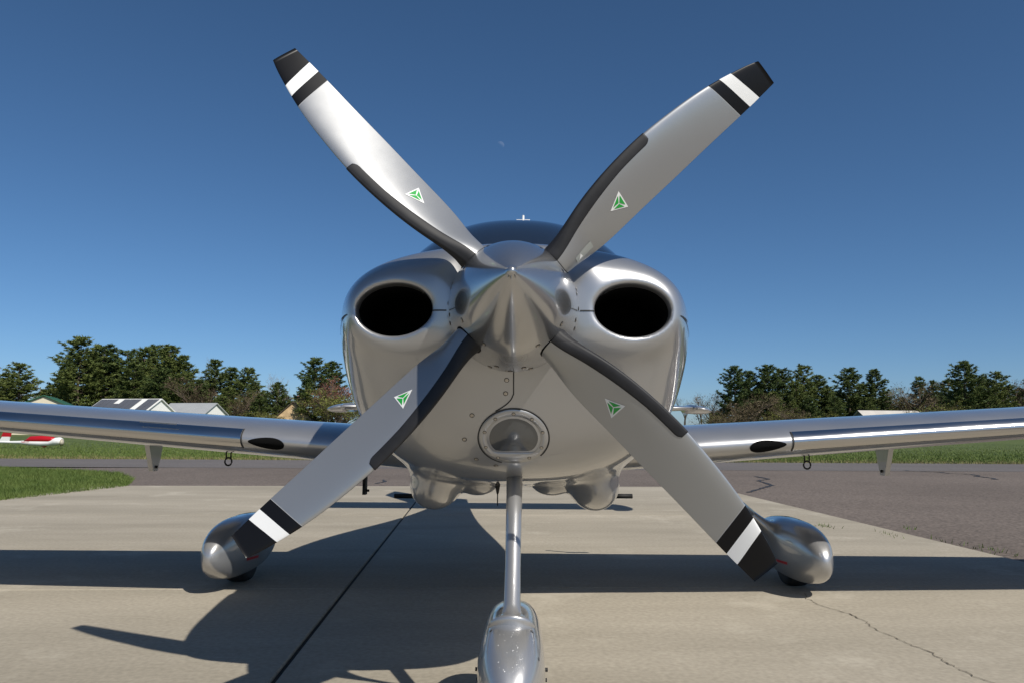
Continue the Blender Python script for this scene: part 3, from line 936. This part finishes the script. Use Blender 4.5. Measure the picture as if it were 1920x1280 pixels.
# --- nose gear
NX, NY = 0.0, .17
def f_nose(x, y, z):
    yy = y - NY
    half = np.where(yy < 0, .33, .50)
    u = np.clip(np.abs(yy) / half, 0, 1.4)
    a = .0925 * np.sqrt(np.maximum(1 - u**3.0, .0004)); b = .155 * np.sqrt(np.maximum(1 - u**2.6, .0004))
    f = sup(x, z - .20, a, b, 2.9)
    f = np.where(u > 1, np.maximum(f, np.abs(yy) - half), f)
    # seat for the leg collar
    cut = ell(x, y, z, (0, NY + .03, .395), (.060, .12, .055))
    f = smax(f, -cut, .012)
    return smax(f, .055 - z, .03)
V, F, N = surface_nets(f_nose, (-.125, -.19, .03), (.125, .70, .40), 0.006)
nf = mesh_obj("nose_wheel_fairing", V, F, M['silver'], plane, True, N)
V, F = tyre_vf(.165, .115, (0, NY, .162)); mesh_obj("nose_tyre", V, F, M['tyre'], nf, True)
top = np.array([.004, .50, .775]); base = np.array([0, .118, .338])
d = (top - base)
pts = [base + d * t for t in (-.10, -.03, -.022, -.01, .015, .04, .09, .3, .6, 1.0)]
V, F = tube_vf(pts, [.03, .058, .064, .064, .045, .032, .024, .0225, .024, .0265], 32)
mesh_obj("nose_gear_leg", V, F, M['silver'], plane, True)
V, F = join_vf([box_vf((.006, .455, .772), (.068, .06, .042)), box_vf((-.03, .475, .745), (.012, .05, .045)), box_vf((.042, .475, .745), (.012, .05, .06))])
gm = mesh_obj("gear_mount", V, F, M['beige'], plane)
bv = gm.modifiers.new("bevel", 'BEVEL'); bv.width = .006; bv.segments = 2
for s in (-1, 1):
    for y, z in ((NY - .03, .215), (NY + .03, .17)):
        p, n = march(f_nose, (s * .3, y, z), (-s, 0, 0), .4)
        if p is not None:
            V, F = tube_vf([p - n * .004, p + n * .007], .0055, 12); mesh_obj("fairing_bolt", V, F, M['black'], nf, True)
for px in ((920, 1182), (997, 1183), (903, 1232), (1010, 1235)):
    A, B = px_hits([px], f_nose)
    if A: screw(A[0], B[0], nf, .0035)
A, B = [], []
for s in (-1, 1):
    A, B = [], []
    for t in np.linspace(0, 1, 20):
        p, n = march(f_nose, (s * .3, NY - .26 + .5 * t, .10 + .03 * t), (-s, 0, 0), .4)
        if p is not None: A.append(p); B.append(n)
    if len(A) > 4: ribbon("trim_stripe", A, B, .020, .0014, M['red'], nf)
# chips of bare metal/bugs on the nose fairing
rb = np.random.default_rng(5)
for i in range(22):
    p = (930 + 60 * rb.random() - 10, 1185 + 75 * rb.random())
    A, B = px_hits([p], f_nose)
    if A: disc_on("paint_chip", A[0], B[0], rb.uniform(.0006, .0016), M['white'], nf, .0004, 8, .0002)

# --- bits below the cabin
V, F = tube_vf([(-.62, 3.35, .60), (-.44, 3.35, .60)], .024, 14)
for px, w_ in ((760, 40), (1165, 28)):
    c = at_y(px, 929, 3.4)
    V, F = join_vf([tube_vf([c + [-.075, 0, 0], c + [.075, 0, 0]], .016, 14), tube_vf([c + [-.06 * np.sign(c[0]), 0, 0], c + [-.14 * np.sign(c[0]), 0, .12]], .012, 10)])
    mesh_obj("boarding_step", V, F, M['black'], plane, True)
c = at_y(684, 917, 3.0)
V, F = join_vf([box_vf(c + [0, 0, .05], (.02, .06, .16)), tube_vf([c + [0, -.01, -.005], c + [.03, -.01, -.005]], .008, 8)])
mesh_obj("drain_mast", V, F, M['black'], plane)
c = at_y(933, 925, 1.0)
V, F = join_vf([tube_vf([c + [0, 0, .03], c + [0, 0, -.045]], .0022, 8), tube_vf([c + [0, 0, .04], c + [0, 0, .0]], [.012, .004], 10)])
mesh_obj("drain_probe", V, F, M['black'], plane)
c = at_y(972, 918, 1.0)

# ================================================================== BACKGROUND BUILDINGS
def gable(name, label, px0, px1, dist, rot, L, Wd, eave, ridge, wallm, roofm, cat="hangar", over=0.3, group=None):
    """ridge runs along local X (length L), width Wd along local Y"""
    c = at_y((px0 + px1) / 2, 805, dist)
    o = empty(name, (c[0], c[1], -0.03), label, cat, group)
    o.rotation_euler = (0, 0, math.radians(rot))
    l, h = L / 2, Wd / 2
    V = [[-l, -h, 0], [l, -h, 0], [l, h, 0], [-l, h, 0], [-l, -h, eave], [l, -h, eave], [l, h, eave], [-l, h, eave], [-l, 0, ridge - .05], [l, 0, ridge - .05]]
    F = [[0, 1, 5, 4], [2, 3, 7, 6], [1, 2, 6, 9, 5], [3, 0, 4, 8, 7]]
    mesh_obj("wall", V, F, wallm, o)
    sl = (ridge - eave) / h; th = .10
    for s in (-1, 1):
        e = h + over; z0 = ridge - sl * e
        l2 = l + over
        V = [[-l2, s * e, z0], [l2, s * e, z0], [l2, 0, ridge], [-l2, 0, ridge]]
        V += [[x, y, z + th] for x, y, z in V]
        F = [[0, 1, 2, 3], [7, 6, 5, 4], [0, 4, 5, 1], [1, 5, 6, 2], [2, 6, 7, 3], [3, 7, 4, 0]]
        mesh_obj("roof", V, F, roofm, o)
    return o
M['metalroof'] = P("metal_roof", (0.42, 0.43, 0.43), 0.45, 0.2, var=.06, scale=1.0)
M['shingle'] = P("grey_shingle", (0.50, 0.47, 0.43), 0.8, var=.08, scale=1.0)
M['greenroof'] = P("green_roof", (0.025, 0.10, 0.05), 0.5, var=.08)
M['tan'] = P("tan_siding", (0.62, 0.55, 0.42), 0.7, var=.04)
M['whitewall'] = P("white_siding", (0.75, 0.75, 0.72), 0.6, var=.03)
M['wood'] = P("wood_siding", (0.48, 0.34, 0.19), 0.8, var=.3, scale=1.5)
M['panel'] = P("dark_roof_panel", (0.14, 0.145, 0.16), 0.35, 0.3, var=.1, scale=.8)
M['darkwall'] = P("grey_siding", (0.16, 0.18, 0.20), 0.7)
gable("barn", "tan gabled building with a green metal roof beside the pines", 60, 120, 100, -68, 9, 6.5, 3.3, 4.75, M['tan'], M['greenroof'], "barn", .25)
hb = gable("hangar", "white hangar whose roof carries dark panels and white strips", 188, 300, 96, -14, 8.2, 6.0, 2.6, 4.35, M['whitewall'], M['whitewall'], "hangar", .25)
sl = (4.35 - 2.6) / 3.0
k = 0
for x0 in np.arange(-4.2, 4.0, .84):
    k += 1
    if k in (8,): continue
    y1 = -3.15; y0 = -.25 if k not in (4,) else -1.2
    V = [[x0 + .03, y1, 4.35 - sl * 3.15 + .13], [x0 + .81, y1, 4.35 - sl * 3.15 + .13], [x0 + .81, y0, 4.35 + sl * y0 + .13], [x0 + .03, y0, 4.35 + sl * y0 + .13]]
    V += [[x, y, z + .05] for x, y, z in V]
    mesh_obj("roof_panel", V, [[0, 3, 2, 1], [4, 5, 6, 7], [0, 1, 5, 4], [1, 2, 6, 5], [2, 3, 7, 6], [3, 0, 4, 7]], M['panel'], hb)
gable("hangar", "low white hangar with a plain grey metal roof", 312, 410, 100, -14, 6.4, 4.6, 2.7, 4.0, M['whitewall'], M['metalroof'], "hangar", .25)
ho = gable("house", "wood-sided house with a small gable window among the trees", 530, 572, 118, -78, 7, 5.2, 2.4, 4.75, M['wood'], M['bark'], "house", .3)
V, F = box_vf((-3.52, -.1, 3.55), (.06, .9, .7)); mesh_obj("window", V, F, M['glass'], ho)
gable("shed", "long grey shed with a pale roof below the right-hand pines", 1605, 1755, 125, 8, 12.0, 6, 2.4, 4.15, M['darkwall'], M['shingle'], "shed", .3)

# ================================================================== TREES
def pine_mesh(seed, H=18.0, R=4.2, base=.18, shape=1.0):
    r = np.random.default_rng(seed)
    tv, tf = [], []
    lean = r.normal(0, .25, 2)
    trunk = [(lean[0] * t * t, lean[1] * t * t, H * t) for t in np.linspace(0, .97, 9)]
    V, F = tube_vf(trunk, [.30 * (1 - .9 * t) + .02 for t in np.linspace(0, 1, 9)], 7)
    parts = [(V, F)]
    tris = []
    z = H * base
    while z < H * .985:
        t = (z / H - base) / (1 - base)
        prof = (min(t / .25, 1)**.6) * (1 - t**2.6 * .86) * shape
        nb = r.integers(4, 7)
        a0 = r.uniform(0, 6.28)
        for b in range(nb):
            if r.random() < .14: continue
            a = a0 + b * 6.28 / nb + r.normal(0, .3)
            L = R * prof * r.uniform(.55, 1.15)
            up = r.uniform(-.02, .22) + .45 * t
            st = np.array([lean[0] * (z / H)**2, lean[1] * (z / H)**2, z])
            dr = np.array([math.cos(a), math.sin(a), 0])
            n = max(3, int(L / .42))
            end = st + dr * L + [0, 0, L * up]
            if L > 1.0:
                parts.append(tube_vf([st, (st + end) / 2 - [0, 0, .08 * L], end], [.06 * L / 4 + .015, .03, .012], 4, False))
            for q in range(n):
                u = .28 + .74 * (q + r.random()) / n
                c = st + (end - st) * u - [0, 0, .3 * L * u * (1 - u)]
                side = np.array([-dr[1], dr[0], 0]) * r.normal(0, .16 * L * (1.15 - u * .6))
                c = c + side + [0, 0, r.normal(.05, .10)]
                m = r.integers(20, 28)
                d = r.normal(0, 1, (m, 3)) * [1, 1, .5] + dr * .45 + [0, 0, .40]
                d /= np.linalg.norm(d, axis=1, keepdims=True)
                ln = r.uniform(.34, .72, m)[:, None]
                o_ = c + r.normal(0, .15, (m, 3)) * [1, 1, .5]
                wv = np.cross(d, r.normal(0, 1, (m, 3))); wv /= np.linalg.norm(wv, axis=1, keepdims=True)
                wv *= r.uniform(.06, .11, m)[:, None]
                tris.append(np.stack([o_ - wv, o_ + wv, o_ + d * ln], 1))
        z += r.uniform(.38, .75) * H / 18
    T = np.concatenate(tris)
    return join_vf(parts), (T.reshape(-1, 3), np.arange(len(T) * 3).reshape(-1, 3))
def bare_mesh(seed, H=12.0, spread=.5, nmain=1, leafy=0, roundc=False):
    r = np.random.default_rng(seed)
    parts, tw, lf = [], [], []
    def grow(p, d, L, rad, lev):
        e = p + d * L
        mid = (p + e) / 2 + r.normal(0, .04 * L, 3)
        if lev < 3: parts.append(tube_vf([p, mid, e], [rad, rad * .8, rad * .6], 5 if lev < 2 else 3, False))
        else:
            wv = np.cross(d, r.normal(0, 1, 3)); wv = wv / np.linalg.norm(wv) * max(rad * 1.1, .014)
            tw.append(np.array([p - wv, p + wv, e]))
        if lev >= 5 or L < .22:
            return
        n = r.integers(3, 5) if lev < 4 else 3
        for i in range(n):
            u = r.uniform(.35, 1.0) if lev else r.uniform(.3, 1.0)
            q = p + (e - p) * u
            nd = d + r.normal(0, spread, 3) + [0, 0, .18]
            nd /= np.linalg.norm(nd)
            grow(q, nd, L * r.uniform(.52, .74), rad * .52, lev + 1)
        if leafy and lev >= 3:
            m = leafy
            o_ = e + r.normal(0, .25, (m, 3)); dd = r.normal(0, .12, (m, 3)); ww = r.normal(0, .07, (m, 3))
            lf.append(np.stack([o_ - ww, o_ + ww, o_ + dd], 1))
    for k in range(nmain):
        a = r.uniform(0, 6.28); t = r.uniform(.05, .28) if nmain > 1 else .03
        d = np.array([math.cos(a) * t, math.sin(a) * t, 1.0]); d /= np.linalg.norm(d)
        grow(np.array([r.normal(0, .1), r.normal(0, .1), 0.0]) if nmain > 1 else np.zeros(3), d, H * .42, H * .014, 0)
    T = np.array(tw)
    sc = H / max(T[:, :, 2].max(), .1)
    out = []
    PV = [(v * sc, f) for v, f in parts]
    T = T * sc
    fol = (T.reshape(-1, 3), np.arange(len(T) * 3).reshape(-1, 3))
    if lf:
        Lf = np.concatenate(lf) * sc
        leaf = (Lf.reshape(-1, 3), np.arange(len(Lf) * 3).reshape(-1, 3))
    else: leaf = None
    return join_vf(PV), fol, leaf
def mk(name, vf, mat, smooth=False):
    me = bpy.data.meshes.new(name); V, F = vf
    me.from_pydata(np.asarray(V).tolist(), [], F.tolist() if isinstance(F, np.ndarray) else F); me.materials.append(mat); me.update()
    return me
PINES = []
for sd_, (R_, ba, sh) in enumerate([(5.2, .08, 1.0), (4.6, .18, 1.05), (5.6, .24, 1.0), (4.0, .05, 1.0), (4.8, .32, 1.1), (6.0, .10, 1.0)]):
    tr, cr = pine_mesh(40 + sd_, 18.0, R_, ba, sh)
    PINES.append((mk("pine_trunk", tr, M['bark']), mk("pine_crown", cr, M['needle'])))
BARE = []
for sd_, (sp, nm, lf_, mat_, lm_) in enumerate([(.38, 1, 0, 'twig', None), (.34, 3, 0, 'twig', None), (.55, 4, 1, 'twigdark', 'twigdark'), (.5, 3, 6, 'twigdark', 'spring'), (.5, 3, 5, 'twig', 'bud'), (.62, 6, 3, 'twigdark', 'spring')]):
    tr, fo, le = bare_mesh(70 + sd_, 12.0, sp, nm, lf_)
    if le is not None:
        nF = len(fo[0]); V = np.vstack([fo[0], le[0]]); F = np.vstack([fo[1], le[1] + nF])
        me = mk("bare_crown", (V, F), M[mat_]); me.materials.append(M[lm_])
        mi = np.r_[np.zeros(len(fo[1]), np.int32), np.ones(len(le[1]), np.int32)]; me.polygons.foreach_set("material_index", mi)
    else: me = mk("bare_crown", fo, M[mat_])
    BARE.append((mk("bare_trunk", tr, M['bark']), me))
def tree(kind, variant, px, topy, dist, wscale, label, group, name=None, seedrot=None):
    tm, cm = (PINES if kind == 'pine' else BARE)[variant]
    p = at_y(px, topy, dist)
    Hb = 18.0 if kind == 'pine' else 12.0
    k = (p[2] + .03) / Hb
    o = empty(name or ("pine_tree" if kind == 'pine' else "bare_tree"), (p[0], p[1], -.03), label, "tree", group)
    o.scale = (k * wscale, k * wscale, k); o.rotation_euler = (0, 0, random.uniform(0, 6.28) if seedrot is None else seedrot)
    for nm, me in (("trunk", tm), ("crown", cm)):
        c = bpy.data.objects.new(nm, me); COL.objects.link(c); c.parent = o
    return o
STAND1, STAND2 = [], []
ORD = ["first", "second", "third", "fourth", "fifth", "sixth", "seventh", "eighth", "ninth", "tenth", "eleventh", "twelfth", "thirteenth"]
L1 = "dark green pine in the tall stand behind the tan barn and panelled hangar"
G1 = "pines of the tall stand behind the hangars"
for v, px, ty, d_, ws in ((5, 152, 634, 140, 1.1), (2, 196, 646, 145, 1.1), (1, 172, 660, 150, 1.1), (4, 236, 656, 148, 1.1), (0, 270, 650, 146, 1.1), (2, 292, 646, 150, 1.0), (1, 322, 650, 142, 1.1), (3, 345, 668, 144, 1.3), (0, 256, 680, 138, 1.2), (5, 305, 690, 134, 1.2), (3, 215, 690, 150, 1.3), (5, 350, 700, 132, 1.2), (3, 118, 700, 150, 1.2)):
    STAND1.append((px, tree('pine', v, px, ty, d_, ws, L1, G1)))
tree('pine', 0, 40, 679, 138, 1.25, "broad dusky pine standing apart left of the tan barn", None)
tree('pine', 3, 82, 730, 160, 1.3, "small pine in the gap above the tan barn roof", None)
tree('pine', 3, 12, 700, 142, 1.3, "low pine beside the broad dusky pine left of the barn", None)
tree('bare', 2, 10, 682, 150, 1.2, "reddish brown bare tree behind the broad dusky pine", None)
tree('pine', 1, 406, 676, 136, 1.1, "slim-topped pine behind the plain grey hangar", None)
tree('pine', 3, 436, 690, 138, 1.3, "pine with pale trunk right of the slim-topped pine", None)
tree('pine', 5, 466, 690, 128, 1.0, "round-topped pine between the grey hangar and the wood house", None)
tree('pine', 2, 522, 716, 120, 1.0, "open-branched pine left of the wood house", None)
tree('pine', 0, 430, 725, 122, 1.2, "low spreading pine behind the right end of the grey hangar", None)
tree('pine', 3, 486, 742, 118, 1.5, "short bushy pine under the round-topped pine", None)
tree('pine', 5, 592, 672, 116, 1.0, "big dense pine rising behind the wood house", None)
tree('pine', 1, 626, 680, 120, 1.1, "pine half hidden by the left side of the cowling", None)
tree('bare', 1, 385, 664, 150, .8, "tall bare grey tree behind the slim-topped pine", None)
tree('bare', 1, 512, 692, 150, 1.0, "pair-stemmed bare grey tree above the open-branched pine", None)
tree('bare', 0, 532, 706, 152, 1.0, "thin bare tree right of the pair-stemmed bare tree", None)
tree('bare', 0, 556, 738, 130, 1.2, "small bare tree above the wood house roof", None)
tree('bare', 4, 640, 704, 112, 1.2, "reddish budding tree beside the cowling", None, "budding_tree")
tree('bare', 3, 612, 722, 108, 1.5, "yellow-green budding tree below the reddish one", None, "budding_tree")
tree('bare', 5, 645, 745, 104, 2.0, "leafy low bush beside the tail of the airplane", None, "bush")
tree('bare', 2, 365, 700, 128, 1.1, "brown bare tree among the pines behind the grey hangar", None)
tree('bare', 2, 452, 725, 120, 1.1, "brown bare tree in front of the pale-trunked pine", None)
for v, px, ty, d_, ws, lb in ((3, 375, 712, 130, 1.4, "dense low pine just right of the tall stand"), (0, 500, 735, 124, 1.1, "leaning low pine left of the open-branched pine"), (5, 545, 752, 122, 1.2, "dark low pine touching the wood house gable"), (0, 415, 742, 118, 1.4, "broad low pine above the grey hangar roof")):
    tree('pine', v, px, ty, d_, ws, lb, None)
L2 = "dark green pine in the stand right of the airplane's cowling"
G2 = "pines of the stand on the right"
for v, px, ty, d_, ws in ((2, 1376, 685, 130, 1.0), (1, 1404, 697, 136, 1.0), (2, 1440, 683, 134, 1.05), (4, 1466, 690, 136, 1.1), (0, 1508, 683, 136, .95), (3, 1534, 704, 138, 1.2), (5, 1490, 715, 130, 1.0), (1, 1550, 730, 136, 1.3), (3, 1450, 735, 128, 1.5), (5, 1425, 725, 134, 1.0)):
    STAND2.append((px, tree('pine', v, px, ty, d_, ws, L2, G2)))
for v, px, ty, d_, ws, lb in ((0, 1566, 742, 132, 1.2, "low pine joining the right-hand stand to the flat-topped pine"), (5, 1625, 745, 138, 1.1, "dark low pine at the foot of the narrow pine"), (3, 1390, 742, 138, 1.5, "low dark pine behind the round leafless tree"), (0, 1850, 735, 122, 1.2, "low pine between the two big pines near the outer wing"), (5, 1515, 745, 128, 1.2, "low broad pine behind the brown bush")):
    tree('pine', v, px, ty, d_, ws, lb, None)
tree('pine', 4, 1590, 689, 142, 1.05, "flat-topped pine with a gap below its crown, behind the shed", None)
tree('pine', 1, 1640, 694, 142, 1.0, "narrow pine behind the middle of the shed", None)
tree('pine', 3, 1606, 738, 144, 1.5, "short pine between the two pines behind the shed", None)
tree('bare', 3, 1662, 722, 144, 1.1, "brownish budding tree beside the narrow pine", None, "budding_tree")
tree('bare', 2, 1716, 710, 140, 1.2, "round brown bare tree above the shed roof", None)
tree('bare', 0, 1698, 720, 142, 1.3, "thin grey bare tree left of the round brown one", None)
tree('pine', 3, 1722, 707, 150, 1.0, "pine top showing behind the round brown bare tree", None)
tree('pine', 3, 1748, 714, 146, .9, "slender pine right of the round brown bare tree", None)
tree('pine', 2, 1806, 676, 122, 1.0, "biggest pine on the right with long ragged limbs", None)
tree('pine', 0, 1825, 700, 126, 1.0, "pine close behind the biggest ragged pine", None)
tree('pine', 5, 1868, 698, 126, 1.0, "pine right of the biggest ragged pine", None)
tree('bare', 2, 1905, 705, 128, 1.2, "brown bare tree near the wing's outer part on the right", None)
tree('pine', 1, 1930, 710, 130, 1.0, "pine partly past the outer right wing", None)
tree('bare', 5, 1770, 748, 120, 1.8, "low brown bush at the foot of the biggest ragged pine", None, "bush")
tree('bare', 2, 1408, 732, 118, 1.5, "round grey-brown leafless tree in front of the right-hand pines", None)
tree('bare', 2, 1480, 752, 116, 1.4, "low brown bare bush right of the round leafless tree", None, "bush")
tree('bare', 2, 1335, 730, 150, 1.0, "brownish tree left of the right-hand pines", None)
tree('bare', 0, 1285, 742, 150, 1.2, "thin grey bare tree beside the right stabilizer", None)
tree('bare', 0, 1312, 735, 155, 1.2, "thin grey bare tree just above the right stabilizer tip", None)
tree('bare', 1, 1356, 752, 150, 1.5, "low grey bare tree under the brownish tree", None)
tree('pine', 3, 1355, 765, 140, 2.0, "small dark pine at the edge of the right-hand stand", None)
for st_, fmt in ((STAND1, "%s pine, counted from the tan barn, of the tall stand behind the hangars"), (STAND2, "%s pine, counted from the airplane, of the stand before the pale-roofed shed")):
    for i, (_, o) in enumerate(sorted(st_, key=lambda q: q[0])): o["label"] = fmt % ORD[i]
for px, ty, v in ((95, 722, 3), (130, 690, 0), (385, 716, 5), (480, 722, 3), (540, 742, 0), (565, 730, 3), (1345, 770, 3), (1555, 722, 0), (1575, 735, 5), (1612, 718, 0), (1660, 735, 3), (1690, 745, 5), (1735, 742, 0), (1760, 735, 3), (1780, 712, 0), (1845, 712, 5), (1890, 722, 0), (1912, 728, 3)):
    tree('pine', v, px, ty, random.uniform(160, 172), random.uniform(1.1, 1.5), "dark pine filling a gap far behind the nearer trees", "far pines in the gaps")
L3 = "brushy undergrowth at the foot of the far trees"
for i in range(26):
    px = random.choice([random.uniform(-60, 650), random.uniform(1330, 1960)])
    tree('bare', random.choice([2, 3, 5]), px, random.uniform(755, 775), random.uniform(112, 135), random.uniform(1.6, 2.6), L3, "undergrowth shrubs", "shrub")

# ================================================================== SMALL AIRPLANE ON THE GRASS
c = ground(62, 838)
sp = empty("airplane", (c[0], c[1], 0), "small white and red airplane parked on the grass beyond the taxiway", "airplane")
sp.rotation_euler = (0, 0, math.radians(-4))
k = c[1] + 2.14; k = k / 1500                      # metres per photo pixel there
def spx(px, py): return ((px - 62) * k, (838 - py) * k)
st = [(-60, 831, 3.5), (2, 829, 4.5), (20, 829.5, 5), (36, 829.5, 6), (48, 830, 9), (60, 830.5, 10.5), (80, 831, 11), (95, 830.5, 11), (106, 827.5, 15), (114, 826.5, 14), (118, 826.5, 10)]
V = []
for px, py, hh in st:
    X, Z = spx(px, py)
    for q in range(18):
        th = 2 * math.pi * q / 18; V.append([X, hh * k * .62 * math.cos(th), Z + .02 + hh * k / 2 * math.sin(th)])
F = grid_faces(len(st), 18, True, True); F += [list(range(18)), list(range(len(V) - 18, len(V)))[::-1]]
mesh_obj("fuselage", V, F, M['white'], sp, True)
V = []
for px, top_, bot_, hw in ((45, 825, 828, 4), (57, 816.8, 829, 6.6), (80, 815.8, 829, 7), (99, 817.5, 829, 7), (104, 819.5, 828, 6.5)):
    for q in range(16):
        th = 2 * math.pi * q / 16; X, Z1 = spx(px, top_); _, Z0 = spx(px, bot_)
        V.append([X, hw * k * math.cos(th), .02 + (Z0 + Z1) / 2 + (Z1 - Z0) / 2 * math.sin(th) - .02])
F = grid_faces(5, 16, True, True); F += [list(range(16)), list(range(len(V) - 16, len(V)))[::-1]]
mesh_obj("canopy_cover", V, F, M['red'], sp, True)
def slab_xz(name, pts, th, mat):
    P_ = [(*spx(*p),) for p in pts]; n = len(P_)
    V = [[x, -th, z + .02] for x, z in P_] + [[x, th, z + .02] for x, z in P_]
    return mesh_obj(name, V, [list(range(n)), list(range(n, 2 * n))[::-1]] + [[i, n + i, n + (i + 1) % n, (i + 1) % n] for i in range(n)], mat, sp)
slab_xz("tail_fin", [(-6, 828), (13, 828), (15, 819), (0, 819)], .035, M['white'])
slab_xz("rudder_tip", [(-2, 819), (15.5, 819), (17, 810), (3, 808)], .036, M['red'])
V, F = tyre_vf(.13, .1, (0, 0, .13)); V = V[:, [1, 0, 2]] + [spx(84, 0)[0], 0, 0]
V = np.c_[V[:, 0], V[:, 1], V[:, 2]]; mesh_obj("wheel", V, F, M['red'], sp, True)
V, F = tube_vf([(spx(118, 0)[0], 0, spx(0, 829)[1] + .02), (spx(121, 0)[0], 0, spx(0, 829)[1] + .02)], [.16, .05], 14); mesh_obj("nose_cone", V, F, M['beige'], sp, True)
# red registration letters
tx = bpy.data.curves.new("registration", 'FONT'); tx.body = "N60739"; tx.size = 3.4 * k * 1.35; tx.extrude = .002
ot = bpy.data.objects.new("registration", tx); COL.objects.link(ot); tx.materials.append(M['red']); ot.parent = sp
tx.resolution_u = 2
bpy.context.view_layer.update()
me = bpy.data.meshes.new_from_object(ot); bpy.data.objects.remove(ot)
ot = bpy.data.objects.new('registration', me); COL.objects.link(ot); ot.parent = sp
ot.location = (spx(44, 0)[0], -14 * k * .62 - .01, spx(0, 830)[1] + .02); ot.rotation_euler = (math.pi / 2, 0, 0)

# ================================================================== MOON
d = ray(938, 273); dist = 2500.0
bm_r = dist * 7.3 / 1500
n1, n2 = 24, 48
V = [[math.sin(a) * math.cos(b), math.sin(a) * math.sin(b), math.cos(a)] for a in np.linspace(0.001, math.pi - .001, n1) for b in np.linspace(0, 2 * math.pi, n2, endpoint=False)]
mm, t, b = new_mat("moon_glow")  # sunlit half of the moon painted as a faint glow by facing direction
t.nodes.remove(b)
out = t.nodes["Material Output"]
geo = t.nodes.new("ShaderNodeNewGeometry"); dp = t.nodes.new("ShaderNodeVectorMath"); dp.operation = 'DOT_PRODUCT'
dp.inputs[1].default_value = Vector((0.62, -0.25, 0.75)).normalized()
t.links.new(geo.outputs["Normal"], dp.inputs[0])
mr = t.nodes.new("ShaderNodeMapRange"); mr.inputs["From Min"].default_value = 0.0; mr.inputs["From Max"].default_value = 0.7; mr.inputs["To Max"].default_value = 0.11
t.links.new(dp.outputs["Value"], mr.inputs["Value"])
tc = t.nodes.new("ShaderNodeTexCoord"); nz = t.nodes.new("ShaderNodeTexNoise"); nz.inputs["Scale"].default_value = .25
t.links.new(tc.outputs["Object"], nz.inputs["Vector"])
bf = t.nodes.new("ShaderNodeMath"); bf.operation = 'SUBTRACT'; bf.inputs[0].default_value = 1.0; t.links.new(geo.outputs["Backfacing"], bf.inputs[1])
m2 = t.nodes.new("ShaderNodeMath"); m2.operation = 'MULTIPLY'; t.links.new(mr.outputs[0], m2.inputs[0]); t.links.new(bf.outputs[0], m2.inputs[1])
mu = t.nodes.new("ShaderNodeMath"); mu.operation = 'MULTIPLY'; t.links.new(m2.outputs[0], mu.inputs[0]); t.links.new(nz.outputs["Fac"], mu.inputs[1])
em = t.nodes.new("ShaderNodeEmission"); em.inputs[0].default_value = (1, .95, .9, 1); t.links.new(mu.outputs[0], em.inputs[1])
trn = t.nodes.new("ShaderNodeBsdfTransparent"); ad = t.nodes.new("ShaderNodeAddShader")
t.links.new(em.outputs[0], ad.inputs[0]); t.links.new(trn.outputs[0], ad.inputs[1]); t.links.new(ad.outputs[0], out.inputs[0])
mo = mesh_obj("moon", np.array(V) * bm_r, grid_faces(n1, n2, True, True), mm, None, True)
mo.location = CAM + d * dist
tag(mo, "pale daytime half moon in the blue sky above the propeller", "moon")
